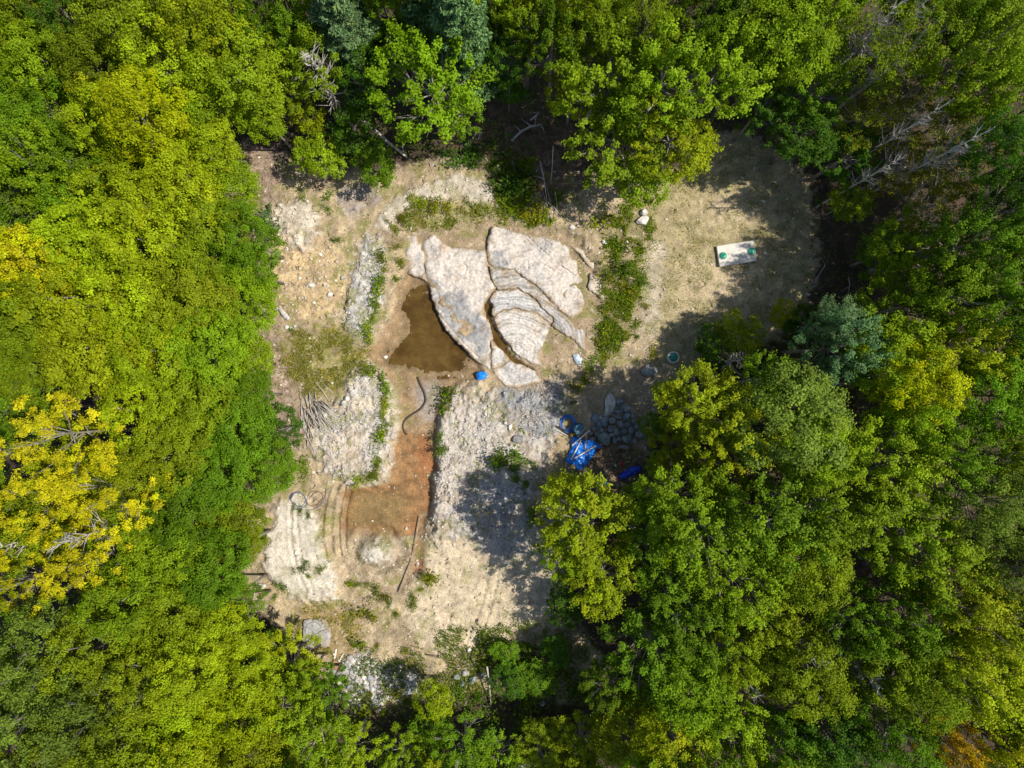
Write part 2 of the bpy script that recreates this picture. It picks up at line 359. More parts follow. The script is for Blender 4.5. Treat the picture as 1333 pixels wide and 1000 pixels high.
# heights -------------------------------------------------------------
n_big = fbm(GXX / 9, GYY / 9, 21) - .5; n_mid = fbm(GXX / 2.2, GYY / 2.2, 22) - .5; n_fin = fbm(GXX / .55, GYY / .55, 23, 3) - .5
rid = 1 - np.abs(2 * fbm(GXX / .9, GYY / .9, 24, 4) - 1); rid2 = 1 - np.abs(2 * fbm(GXX / .35, GYY / .35, 25, 3) - 1)
rid3 = 1 - np.abs(2 * fbm((GXX + GYY) / .5, (GXX - GYY) / .22, 26, 3) - 1)
H_ = 0.35 * n_big * 2 + .22 * n_mid + .10 * n_fin + .07 * np.maximum(fbm(GXX / .3, GYY / .3, 28, 3) - .55, 0) * 4
low = blur(np.maximum(R['mud'], .75 * R['pit']), 2)
H_ = H_ * (1 - .75 * low) - .58 * low
rock = np.clip(R['grav'] + R['mound'] + R['gravl'] * .8, 0, 1) * (1 - np.clip(1.3 * low, 0, 1))
H_ += rock * (.34 + .22 * (rid - .7) + .34 * (rid2 - .7) + .16 * (rid3 - .7)) + R['grav'] * (1 - low) * .15
H_ += R['white1'] * .35 + R['white2'] * .3 + R['tan1'] * .1 * rid2
H_ += R['track'] * .15; sl_ = R['slabbed'] * (1 - np.clip(1.2 * low, 0, 1)); H_ = H_ * (1 - .8 * sl_) - .17 * sl_
lump = np.exp(-(((WU - 491) / 21) ** 2 + ((WV - 718) / 17) ** 2) ** 2); ring = np.exp(-((np.hypot((WU - 491) / 1.2, WV - 718) - 24) / 5) ** 2); rim = np.exp(-((np.hypot((WU - 491) / 1.25, WV - 718) - 34) / 4) ** 2)
H_ += .55 * lump * (.7 + .6 * rid2) - .16 * ring + .14 * rim
for du in (0, 12, 20):         # machine tracks beside the pit
    cx = 424 + du * .9 + 12 * ((GV - 690) / 60) ** 2
    H_ += np.where((GV > 632) & (GV < 725), .17 * np.exp(-((GU - cx) / 2.2) ** 2) - .14 * np.exp(-((GU - cx - 4.5) / 2.2) ** 2), 0)
for (x0, y0, x1, y1, bend) in ((600, 850, 640, 700, 10), (612, 852, 652, 702, 10), (560, 800, 700, 770, -12), (562, 812, 700, 783, -12), (380, 660, 400, 770, 8), (388, 660, 410, 770, 8), (880, 250, 1000, 400, 18), (893, 240, 1013, 392, 18)):
    ln = math.hypot(x1 - x0, y1 - y0); ex, ey = (x1 - x0) / ln, (y1 - y0) / ln; tt = ((GU - x0) * ex + (GV - y0) * ey) / ln
    dd = -(GU - x0) * ey + (GV - y0) * ex - bend * np.sin(np.clip(tt, 0, 1) * math.pi) + 3 * (fbm(GU / 12, GV / 12, 170) - .5)
    H_ += np.where((tt > 0) & (tt < 1), -.07 * np.exp(-(dd / 2.2) ** 2) + .04 * np.exp(-((dd - 4) / 1.5) ** 2), 0)
pud = np.hypot((GU - 548) / 62, (GV - 430) / 58)
H_ -= .20 * region([(528, 372), (550, 372), (568, 392), (584, 420), (612, 462), (598, 482), (568, 486), (548, 474), (528, 480), (500, 463), (518, 445), (530, 428), (525, 398)], 4, 1.0)
WATER_Z = -.62
CRACK = [(631, 388), (638, 396), (640, 412), (648, 436), (662, 456), (684, 474), (702, 488), (694, 490), (672, 476), (654, 460), (640, 440), (633, 415)]
ck_ = region(CRACK, 0, .2); H_ = H_ * (1 - ck_) - .60 * ck_
# the septic field is level, forest floor outside stays rolling
H_ = H_ * (1 - .7 * R['septic'])
far_f = sstep(30, 90, np.hypot(GXX, GYY)); H_ += far_f * 2.0 * (fbm(GXX / 30, GYY / 30, 31) - .5)

# soil colours ----------------------------------------------------------
def lay(C, c, m, var=.0, seed=1, sc=1.0):
    c = np.array(c)[None, None, :]
    if var: c = c * (1 + var * 2 * (fbm(GXX / sc, GYY / sc, seed) - .5))[..., None]
    m = np.clip(m, 0, 1)[..., None]
    return C * (1 - m) + c * m
C = np.ones(GXX.shape + (3,)) * np.array((.075, .053, .036)); C *= (.6 + .8 * fbm(GXX / .6, GYY / .6, 40))[..., None]
C = lay(C, (.42, .325, .205), R['clear'], .5, 41, .7)
spots = fbm(GXX / 1.6, GYY / 1.6, 42)
C = lay(C, (.26, .205, .13), R['clear'] * sstep(.5, .66, spots) * .75)
def mottle(C, m):               # dirt, clods and stains with shapes of their own
    a = fbm(GXX / .55, GYY / .55, 141, 4); b = fbm(GXX / 1.3, GYY / 1.1, 142, 5); c = fbm(GXX / .28, GYY / .28, 143, 3)
    C = lay(C, (.22, .16, .10), m * sstep(.60, .70, a) * .5); C = lay(C, (.36, .27, .17), m * sstep(.58, .68, b) * .45)
    C = lay(C, (.20, .20, .05), m * sstep(.57, .68, fbm(GXX / .9, GYY / .9, 144, 4)) * .6); C = lay(C, (.66, .58, .46), m * sstep(.68, .78, c) * .4)
    return C
C = lay(C, (.30, .215, .165), R['leafy'], .6, 43, .4); C = lay(C, (.30, .22, .165), R['leafy2'], .6, 44, .4)
C = lay(C, (.33, .28, .25), R['purple'], .5, 45, .4)
C = lay(C, (.56, .41, .23), R['tan1'] * .9, .5, 46, .6); C = lay(C, (.60, .53, .43), R['white1'], .3, 47, .6)
C = lay(C, (.54, .47, .38), R['track'], .3, 48, .5)
C = lay(C, (.48, .46, .435), R['gravl'], .5, 49, .35); C = lay(C, (.50, .455, .405), R['mound'], .5, 50, .4)
C = lay(C, (.56, .48, .38), R['mound'] * sstep(.48, .62, fbm(GXX / 1.5, GYY / 1.5, 51)))
C = lay(C, (.24, .21, .07), R['olive'] * .7, .6, 52, .5); C = lay(C, (.34, .24, .10), R['dry'] * .75, .6, 53, .5)
C = lay(C, (.55, .45, .315), R['sand'], .3, 54, .6); C = lay(C, (.445, .41, .38), R['grav'] * (.45 + .55 * sstep(.38, .55, fbm(GXX / 1.1, GYY / 1.1, 155))), .4, 55, .5)
C = lay(C, (.51, .45, .385), R['grav'] * sstep(.5, .62, fbm(GXX / 1.8, GYY / 1.8, 56)))
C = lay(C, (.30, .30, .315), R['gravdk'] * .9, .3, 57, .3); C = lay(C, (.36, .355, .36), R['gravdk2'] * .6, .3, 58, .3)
C = lay(C, (.59, .53, .44), R['white2'], .25, 59, .6); C = lay(C, (.38, .29, .19), R['pit'], .4, 60, .5)
C = lay(C, (.58, .53, .45), lump * 1.0); C = lay(C, (.34, .28, .21), ring * .5)
C = lay(C, (.33, .245, .155), R['slabbed'], .4, 61, .5)
C = lay(C, (.28, .185, .10), R['mud'], .5, 62, .4); C = lay(C, (.275, .150, .062), R['rust'], .7, 63, .45)
C = lay(C, (.215, .150, .058), R['rust'] * region([(450, 640), (530, 640), (520, 690), (450, 690)], 6) * .75, .4, 64, .5)
C = lay(C, (.32, .13, .05), R['redder'] * .75, .4, 65, .4)
C = lay(C, (.33, .30, .28), region([(540, 495), (575, 495), (570, 545), (545, 560), (540, 530)], 4) * .7, .4, 66, .3)
C = lay(C, (.36, .295, .165), R['septic'], .5, 67, .5); C = lay(C, (.52, .41, .27), R['septictan'] * .8 * sstep(.35, .55, fbm(GXX / .9, GYY / .9, 68)))
C = lay(C, (.22, .20, .075), R['weedr'] * .7, .5, 69, .5); C = lay(C, (.46, .39, .29), R['strip'], .4, 70, .4)
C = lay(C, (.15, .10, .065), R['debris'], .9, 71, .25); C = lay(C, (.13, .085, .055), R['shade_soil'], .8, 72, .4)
C = lay(C, (.26, .24, .09), R['topweed'] * .6, .5, 73, .4); C = lay(C, (.27, .265, .27), R['blackrock'] * .7, .6, 74, .35)
bare = np.clip(R['clear'] - .75 * R['rust'] - .5 * R['mud'] - .5 * R['white2'] - .35 * R['sand'] - .4 * R['track'] - .65 * R['septic'], 0, 1)
C = mottle(C, bare); C *= (1 + .16 * (np.random.default_rng(5).random(GXX.shape) - .5))[..., None]
shore = region([(524, 364), (552, 366), (572, 390), (592, 420), (620, 466), (602, 490), (566, 494), (546, 482), (526, 488), (490, 468), (512, 444), (522, 426), (518, 396)], 3)
C = lay(C, (.17, .115, .055), shore * .8, .4, 160, .4)
wet = np.clip(shore +R['mud'] * .6 + R['rust'] * .5, 0, 1)
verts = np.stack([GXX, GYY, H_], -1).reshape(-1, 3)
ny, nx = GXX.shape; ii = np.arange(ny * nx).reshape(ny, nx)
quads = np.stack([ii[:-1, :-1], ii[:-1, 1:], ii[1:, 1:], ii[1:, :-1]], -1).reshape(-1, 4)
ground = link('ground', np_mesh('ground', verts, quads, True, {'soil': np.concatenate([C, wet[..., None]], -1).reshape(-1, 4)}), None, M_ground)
tag(ground, kind='structure')
def hz(x, y):
    i = min(max(np.searchsorted(XS, x) - 1, 0), nx - 2); j = min(max(np.searchsorted(YS, y) - 1, 0), ny - 2)
    fx = (x - XS[i]) / (XS[i + 1] - XS[i]); fy = (y - YS[j]) / (YS[j + 1] - YS[j])
    return float((H_[j, i] * (1 - fx) + H_[j, i + 1] * fx) * (1 - fy) + (H_[j + 1, i] * (1 - fx) + H_[j + 1, i + 1] * fx) * fy)
def hz_arr(x, y):
    i = np.clip(np.searchsorted(XS, x) - 1, 0, nx - 2); j = np.clip(np.searchsorted(YS, y) - 1, 0, ny - 2)
    fx = (x - XS[i]) / (XS[i + 1] - XS[i]); fy = (y - YS[j]) / (YS[j + 1] - YS[j])
    return (H_[j, i] * (1 - fx) + H_[j, i + 1] * fx) * (1 - fy) + (H_[j + 1, i] * (1 - fx) + H_[j + 1, i + 1] * fx) * fy
def on(u, v, dz=0.0):
    """photo pixel to the point of the ground it shows"""
    z = 0.0
    for _ in range(4):
        x, y = PX(u, v, z); z = hz(x, y)
    return Vector((x, y, z + dz))

# ------------------------------------------------------------------ standing water
def water_mat():
    m, nt, b = new_mat('muddy_water'); L = nt.links
    b.inputs['Base Color'].default_value = (.125, .068, .010, 1); b.inputs['Roughness'].default_value = .08; b.inputs['IOR'].default_value = 1.33
    n = noise_node(nt, .9, 6, .65); r = N(nt, 'ShaderNodeValToRGB')
    r.color_ramp.elements[0].position = .38; r.color_ramp.elements[0].color = (.085, .050, .014, 1); r.color_ramp.elements[1].position = .66; r.color_ramp.elements[1].color = (.175, .110, .030, 1)
    L.new(n.outputs[0], r.inputs[0]); L.new(r.outputs[0], b.inputs['Base Color'])
    t = N(nt, 'ShaderNodeBsdfTransparent'); t.inputs[0].default_value = (.62, .42, .14, 1)
    ms = N(nt, 'ShaderNodeMixShader'); ms.inputs[0].default_value = .62
    L.new(t.outputs[0], ms.inputs[1]); L.new(b.outputs[0], ms.inputs[2]); L.new(ms.outputs[0], nt.nodes['Material Output'].inputs['Surface'])
    return m
M_water = water_mat()
def sheet(name, poly, z, mat):
    pts = [(*PX(u, v, z), z) for u, v in poly]
    me = bpy.data.meshes.new(name); me.from_pydata(pts, [], [tuple(range(len(pts)))]); me.update()
    return link(name, me, None, mat)
w1 = sheet('puddle_water', [(520, 350), (562, 360), (585, 420), (625, 470), (600, 492), (560, 495), (530, 492), (490, 475), (495, 440), (515, 400)], WATER_Z, M_water)
tag(w1, 'brown muddy puddle beside the pale rock slab', 'puddle', kind='structure')

w2 = sheet('puddle_water', [(626, 384), (640, 386), (650, 425), (668, 452), (692, 472), (708, 490), (694, 496), (668, 482), (645, 462), (630, 425)], -.42, M_water)
tag(w2, 'narrow brown water in the gap between the two rock slabs', 'puddle', kind='structure')

# ------------------------------------------------------------------ bedrock slabs
def catmull(poly, per=3.0, rough=1.0, seed=0):
    """densify a px outline and roughen it a little"""
    out = []; n = len(poly); r = random.Random(seed)
    for i in range(n):
        (x1, y1), (x2, y2) = poly[i], poly[(i + 1) % n]
        k = max(1, int(math.hypot(x2 - x1, y2 - y1) / per))
        for j in range(k):
            t = j / k; out.append((x1 + (x2 - x1) * t + r.uniform(-.35, .35) * rough, y1 + (y2 - y1) * t + r.uniform(-.35, .35) * rough))
    if rough:                   # one shared warp, so neighbouring ledges still fit together
        u = np.array([p[0] for p in out]); v = np.array([p[1] for p in out])
        du = 4.0 * (fbm(u / 19, v / 19, 501, 4) - .5) + 3 * (fbm(u / 4, v / 4, 503, 2) - .5); dv = 4.0 * (fbm(u / 19, v / 19, 502, 4) - .5) + 3 * (fbm(u / 4, v / 4, 504, 2) - .5)
        out = [(a, b) for a, b in zip(u + du * rough, v + dv * rough)]
    return out
def grow(poly, d):
    n = len(poly); ar = sum(poly[i][0] * poly[(i + 1) % n][1] - poly[(i + 1) % n][0] * poly[i][1] for i in range(n)); sg = 1 if ar > 0 else -1; out = []
    for i in range(n):
        (x0, y0), (x1, y1), (x2, y2) = poly[i - 1], poly[i], poly[(i + 1) % n]
        nx_, ny_ = (y2 - y0), -(x2 - x0); l = math.hypot(nx_, ny_) + 1e-9; out.append((x1 + sg * nx_ / l * d, y1 + sg * ny_ / l * d))
    return out
def dist_to_poly(U, V, poly):
    d = np.full(U.shape, 1e9); n = len(poly)
    for i in range(n):
        x1, y1 = poly[i]; x2, y2 = poly[(i + 1) % n]
        dx, dy = x2 - x1, y2 - y1; L2 = dx * dx + dy * dy + 1e-9
        t = np.clip(((U - x1) * dx + (V - y1) * dy) / L2, 0, 1)
        d = np.minimum(d, np.hypot(U - x1 - t * dx, V - y1 - t * dy))
    return d
def slab(name, poly, top, mat, parent=None, edge=3.0, drop=.14, rough=.06, tilt=(0, 0), seed=0, base=-1.2, step=1.5, fan=None, outline_rough=1.0, stain=None, cracks=(), terr=.035, joint=.45):
    """a rock ledge from its outline: real thickness, worn edges, uneven top"""
    pl = catmull(grow(poly, joint), 2.2, outline_rough, seed)
    us = [p[0] for p in pl]; vs_ = [p[1] for p in pl]
    U, V = np.meshgrid(np.arange(min(us), max(us), step), np.arange(min(vs_), max(vs_), step))
    jit = np.random.default_rng(seed)
    U = U + jit.uniform(-.35, .35, U.shape) * step; V = V + jit.uniform(-.35, .35, V.shape) * step
    ok = inpoly(U, V, pl) & (dist_to_poly(U, V, pl) > .8)
    U = U[ok]; V = V[ok]; nb = len(pl)
    au = np.concatenate([np.array(us), U]); av = np.concatenate([np.array(vs_), V])
    co, ed, fa, *_ = delaunay_2d_cdt([Vector((a, b)) for a, b in zip(au, av)], [], [list(range(nb))], 1, 1e-4)
    cu = np.array([c.x for c in co]); cv = np.array([c.y for c in co])
    d = dist_to_poly(cu, cv, pl); x = gx(cu); y = gy(cv)
    cx, cy = x.mean(), y.mean()
    z = top - drop * np.exp(-d / edge) + tilt[0] * (x - cx) + tilt[1] * (y - cy)
    z = z + rough * 2 * (fbm(x / 1.1, y / 1.1, seed + 80) - .5) + .09 * (fbm(x / .3, y / .3, seed + 81, 3) - .5)
    tq = fbm((x + .5 * y) / 1.5, (y - .4 * x) / .8, seed + 90, 3) * 9; z = z + terr * (np.floor(tq) + sstep(.8, 1.0, tq - np.floor(tq)) - 4.8)
    if fan is not None:         # curved strata: thin steps
        rr = np.hypot((x - fan[0]) * fan[2], (y - fan[1]) * fan[3]) + 1.1 * (fbm(x / 1.6, y / 1.6, seed + 82) - .5)
        z = z + .05 * (np.floor(rr / .42) * .42 - rr) / .42 + .02 * np.sin(rr * 30)
    for ck in cracks:
        dd = np.minimum.reduce([dist_to_poly(cu, cv, [ck[i], ck[i + 1]]) for i in range(len(ck) - 1)])
        z = z - .13 * np.exp(-(dd / .85) ** 2)
    sa = np.zeros(len(cu))
    for st in (stain or []):
        wu = cu + 26 * (fbm(cu / 22, cv / 22, seed + 85) - .5); wv = cv + 26 * (fbm(cu / 22, cv / 22, seed + 86) - .5)
        dd = dist_to_poly(wu, wv, st) * np.where(inpoly(wu, wv, st), 1, -1)
        sa = np.maximum(sa, sstep(-3, 4, dd + 16 * (fbm(cu / 7, cv / 7, seed + 87) - .5)) * (.65 + .35 * fbm(cu / 3, cv / 3, seed + 88)))
    z = z - .10 * sa * fbm(x / .35, y / .35, seed + 89, 3)
    k = (CAMH - z) / CAMH; x = x * k; y = y * k
    tv = np.stack([x, y, z], -1)
    # boundary loop of input vertices for the sides
    cnt = {}
    for f in fa:
        for a, b in zip(f, f[1:] + f[:1]):
            e = (min(a, b), max(a, b)); cnt[e] = cnt.get(e, 0) + 1
    faces = [tuple(f) for f in fa]
    n0 = len(tv); bv = tv.copy(); bv[:, 2] = base
    c2 = np.array([x.mean(), y.mean()]); bv[:, :2] = c2 + (bv[:, :2] - c2) * 1.0
    used = {}; vv = [tuple(p) for p in tv]
    def low_(i):
        if i not in used: used[i] = len(vv); vv.append(tuple(bv[i]))
        return used[i]
    for f in fa:
        for a, b in zip(f, f[1:] + f[:1]):
            if cnt[(min(a, b), max(a, b))] == 1: faces.append((b, a, low_(a), low_(b)))
    me = bpy.data.meshes.new(name); me.from_pydata(vv, [], faces); me.update()
    at = me.attributes.new('stain', 'FLOAT_COLOR', 'POINT'); sv = np.zeros((len(vv), 4), np.float32); sv[:n0, 0] = sa; sv[:n0, 1] = sstep(.42, .62, np.exp(-d / 4) * .34 + fbm(cu / 9, cv / 9, seed + 91, 4) * .66) * .8; sv[:, 3] = 1
    at.data.foreach_set('color', sv.ravel())
    sm = np.zeros(len(me.polygons), bool); sm[:len(fa)] = True; me.polygons.foreach_set('use_smooth', sm)
    return link(name, me, parent, mat)
def Z5(pts): return [(480 + a * .255, 280 + b * .255) for a, b in pts]
FAN = (gx(480 + 790 * .255), gy(280 + 660 * .255), 1.0, 1.15)
M_cream = slab_mat('cream_bedrock', (.60, .535, .475), (.45, .42, .40), patch=.45)
M_cream2 = slab_mat('pale_bedrock', (.60, .55, .50), (.47, .44, .42), FAN, .08, patch=.46)
M_band = slab_mat('banded_bedrock', (.47, .44, .41), (.38, .365, .355), FAN, .34, patch=.45)
M_band2 = slab_mat('banded_grey_bedrock', (.56, .535, .51), (.46, .45, .44), FAN, .32, patch=.47)
M_fan = slab_mat('fan_bedrock', (.57, .525, .48), (.56, .51, .47), FAN, .22, patch=.44)
M_greyrock = slab_mat('grey_bedrock', (.36, .355, .36), (.25, .25, .26), patch=.5, pscale=.9)
M_tanrock = slab_mat('tan_stone', (.60, .52, .41), (.48, .42, .35), patch=.45, pscale=1.0)

rs = empty('rock_outcrop', (0, 0, 0)); tag(rs, 'big pale bedrock outcrop with curved grey banded layers like a fan', 'rock')
slab('rock_layer', Z5([(638, 58), (700, 75), (800, 95), (880, 113), (960, 130), (1018, 162), (1030, 220), (1058, 240), (1070, 300), (1098, 340), (1080, 370), (1100, 440), (1085, 490),
     (1042, 530), (1010, 522), (960, 468), (860, 360), (735, 276), (640, 268), (616, 252), (603, 200), (605, 130), (620, 80)]), .10, M_cream, rs, seed=1, tilt=(-.01, .02), rough=.13, drop=.16, edge=1.6, step=1.2, terr=.05,
     stain=[Z5([(625, 205), (685, 205), (690, 265), (625, 262)])], cracks=[Z5([(795, 95), (850, 150), (925, 215)]), Z5([(812, 235), (814, 272)]), Z5([(870, 240), (940, 280)]), Z5([(1012, 380), (992, 405), (1000, 420)]), Z5([(880, 115), (930, 150)]), Z5([(980, 260), (1065, 320)])])
slab('rock_layer', Z5([(618, 262), (640, 274), (732, 282), (856, 366), (956, 474), (1006, 528), (1062, 580), (1105, 590), (1098, 650), (1103, 683), (1030, 628), (936, 566), (944, 532), (852, 428), (760, 370),
     (654, 384), (628, 325)]), .05, M_band, rs, seed=2, drop=.05, edge=1.2, terr=.015, fan=FAN, tilt=(-.03, 0))
slab('rock_layer', Z5([(652, 392), (760, 379), (848, 436), (936, 534), (926, 562), (848, 496), (750, 470), (660, 494), (642, 512), (628, 508), (632, 460), (617, 430), (632, 402)]), .03, M_band2, rs, seed=3, drop=.05, edge=1.2, terr=.015, fan=FAN, tilt=(-.04, 0))
slab('rock_layer', Z5([(642, 520), (662, 502), (750, 478), (846, 504), (924, 568), (903, 640), (878, 690), (868, 720), (883, 773), (850, 768), (760, 718), (700, 648), (662, 590)]), .02, M_fan, rs, seed=4, drop=.05, edge=1.2, fan=FAN, tilt=(-.01, .01), rough=.07, terr=.02)

ls = empty('rock_outcrop', (0, 0, 0)); tag(ls, 'cream bedrock slab with dark grey lower half beside the brown puddle', 'rock')
slab('rock_layer', Z5([(272, 136), (330, 97), (350, 112), (395, 158), (430, 172), (520, 167), (600, 182), (606, 240), (624, 330), (648, 372), (610, 405), (588, 440), (583, 500), (618, 560), (633, 636), (622, 646),
     (622, 788), (608, 786), (540, 738), (470, 668), (400, 588), (352, 508), (322, 430), (312, 360), (293, 300), (288, 222)]), .07, M_cream, ls, seed=11, rough=.17, drop=.18, edge=1.8, tilt=(.015, .02), step=1.2, terr=.05,
     stain=[Z5([(318, 330), (345, 400), (400, 395), (470, 385), (500, 440), (560, 500), (620, 560), (630, 640), (600, 720), (540, 700), (470, 640), (400, 565), (352, 495)])],
     cracks=[Z5([(352, 500), (400, 560), (480, 650), (560, 730)]), Z5([(480, 240), (500, 270), (490, 300)])])
slab('rock_layer', Z5([(207, 102), (240, 104), (252, 142), (268, 140), (284, 224), (289, 302), (296, 342), (255, 318), (207, 298), (187, 200), (202, 132)]), .02, M_cream, ls, seed=13, rough=.16, drop=.2, edge=2)
slab('rock_layer', Z5([(627, 648), (676, 692), (716, 740), (676, 768), (640, 780), (627, 778)]), .03, M_cream2, ls, seed=14, rough=.07, drop=.12, edge=1.6, step=1.2)
slab('rock_layer', Z5([(720, 743), (788, 772), (850, 802), (880, 850), (830, 860), (750, 880), (690, 870), (642, 822), (630, 784), (680, 772)]), .02, M_cream2, ls, seed=15, rough=.07, drop=.12, edge=1.6, step=1.2)

def loose(poly, top, label, seed, mat=M_tanrock, **kw):
    x = np.mean([gx(p[0]) for p in poly]); y = np.mean([gy(p[1]) for p in poly])
    o = slab('rock_slab', poly, top, mat, None, seed=seed, base=hz(x, y) - .25, step=1.2, **kw)
    return tag(o, label, 'rock')
loose(Z5([(1035, 160), (1092, 176), (1132, 232), (1214, 318), (1192, 322), (1140, 282), (1090, 222)]), .12, 'long narrow tan stone split off behind the banded outcrop', 21, drop=.1, edge=2)
loose(Z5([(1128, 300), (1172, 320), (1212, 402), (1202, 437), (1150, 397), (1114, 365)]), .10, 'flat cream stone flake beside the weeds and banded outcrop', 22, drop=.08, edge=2)
loose([(396, 806), (422, 805), (430, 819), (429, 842), (402, 846), (394, 834)], .16, 'flat grey stone with a black cable looped on it', 23, slab_mat('flat_grey_stone', (.40, .39, .38), (.33, .32, .31), patch=.48, pscale=1.2), drop=.06, edge=1.5, rough=.03, terr=0.0)
# ------------------------------------------------------------------ trees
def leaves_mesh(name, ctr, nrm, size, clump_r, leaf_r, clump_b, aspect=.72, fold=.25, seed=0):
    """one folded four-cornered leaf (two triangles) per centre"""
    g = np.random.default_rng(seed); n = len(ctr)
    nrm = nrm / np.linalg.norm(nrm, axis=1, keepdims=True)
    t = np.cross(nrm, g.normal(size=(n, 3))); t /= np.linalg.norm(t, axis=1, keepdims=True); b = np.cross(nrm, t)
    s = size[:, None]
    v0 = ctr - t * s * .5; v2 = ctr + t * s * .5
    v1 = ctr + b * s * aspect * .5 + nrm * s * fold * .5; v3 = ctr - b * s * aspect * .5 + nrm * s * fold * .5
    V_ = np.stack([v0, v1, v2, v3], 1).reshape(-1, 3)
    i = np.arange(n)[:, None] * 4
    F_ = np.concatenate([i + np.array([[0, 1, 2]]), i + np.array([[0, 2, 3]])], 1).reshape(-1, 3)
    col = np.stack([clump_r, leaf_r, clump_b, np.ones(n)], -1); col = np.repeat(col, 4, 0)
    return np_mesh(name, V_, F_, False, {'tint': col})

def broadleaf(seed, R=2.8, zc=9.2, hc=3.6, ncl=85, rc=(.42, .85), nleaf=105, leaf=.20, flat=.62, low=-.45, lobes=7, gap=0.0, upn=.75, inner=.22, spray=.0, trunk_r=.16, limbs=16, bare=0, barkr=1.0):
    g = np.random.default_rng(seed)
    bump = g.normal(size=(lobes, 3)); bump[:, 2] = np.abs(bump[:, 2]) * .7; bump /= np.linalg.norm(bump, axis=1, keepdims=True)
    cs = []
    tries = 0
    while len(cs) < ncl and tries < 20000:
        tries += 1
        d = g.normal(size=3); d /= np.linalg.norm(d)
        if d[2] < low: continue
        m = np.max(bump @ d)
        if g.random() < gap and m < .72: continue
        rad = .62 + .42 * sstep(.55, .98, m) + g.normal() * .05
        if g.random() < inner: rad *= g.uniform(.45, .85)
        p = np.array([d[0] * R * rad, d[1] * R * rad, zc + d[2] * hc * rad])
        r_ = g.uniform(*rc)
        if any(np.linalg.norm((p - q) * (1, 1, .8)) < .55 * (r_ + s_) for q, s_ in cs): 
            if tries < 12000: continue
        cs.append((p, r_))
    ctr = []; nr = []; a = []; b_ = []; c_ = []; sz = []
    for p, r_ in cs:
        n = int(nleaf * (r_ / np.mean(rc)) ** 2 * g.uniform(.7, 1.2))
        # a clump is itself a few sprays
        ns = g.integers(5, 9); sp = g.normal(size=(ns, 3)); sp[:, 2] = sp[:, 2] * .6 + .25; sp /= np.linalg.norm(sp, axis=1, keepdims=True)
        k = g.integers(0, ns, n)
        off = sp[k] * (r_ * .62) + g.normal(size=(n, 3)) * r_ * .27
        off[:, 2] *= flat
        od = p - np.array([0, 0, zc - hc * .9]); od /= np.linalg.norm(od)
        if spray: off = off * (1 - .35 * spray) + od * (g.normal(size=(n, 1)) * r_ * spray * .75)
        q = p + off
        out = p - np.array([0, 0, zc - hc * .6]); out /= np.linalg.norm(out)
        nn = off / (r_ + 1e-6) * .55 + np.array([0, 0, upn]) + out * .25 + g.normal(size=(n, 3)) * .38
        ctr.append(q); nr.append(nn); sz.append(leaf * g.uniform(.7, 1.25, n))
        hv = np.clip((p[2] - zc) / hc, 0, 1)
        a.append(np.clip(np.full(n, g.random()) + g.normal(size=n) * .06, 0, 1)); c_.append(np.full(n, g.random()))
        b_.append(np.clip(g.random(n) * .8 + .2 * g.random(), 0, 1))
    ctr = np.concatenate(ctr); nr = np.concatenate(nr)
    crown = leaves_mesh('crown', ctr, nr, np.concatenate(sz), np.concatenate(a), np.concatenate(b_), np.concatenate(c_), seed=seed)
    mb = MB()
    lean = g.normal(size=2) * .25
    path = [(0, 0, -.4), (lean[0] * .3, lean[1] * .3, zc * .35), (lean[0] * .8, lean[1] * .8, zc * .7), (lean[0], lean[1], zc + hc * .2), (lean[0] * .7, lean[1] * .7, zc + hc * .45)]
    mb.tube(path, [trunk_r * 1.35, trunk_r, trunk_r * .8, trunk_r * .5, trunk_r * .15], 8)
    for j in g.permutation(len(cs))[:limbs]:
        p, r_ = cs[j]; z0 = zc - hc * .75 + (p[2] - zc + hc) * .45
        f = np.clip(z0 / zc, 0, 1.1); s0 = np.array([lean[0] * f, lean[1] * f, z0]); mid = s0 * .5 + p * .5 + np.array([0, 0, -.15 * np.linalg.norm(p - s0)]) + g.normal(size=3) * .12
        mb.tube([s0, mid, p], [trunk_r * .36, trunk_r * .22, trunk_r * .05], 5, False)
        for _ in range(2):
            q = p + g.normal(size=3) * r_ * .6; mb.tube([mid, (mid + q) / 2 + g.normal(size=3) * .08, q], [trunk_r * .2, trunk_r * .13, trunk_r * .04], 4, False)
    me = bpy.data.meshes.new('trunk'); me.from_pydata(mb.v, [], mb.f); me.update()
    me.polygons.foreach_set('use_smooth', np.ones(len(me.polygons), bool))
    crown.materials.append(M_leaf)
    return crown, me, R, zc + hc

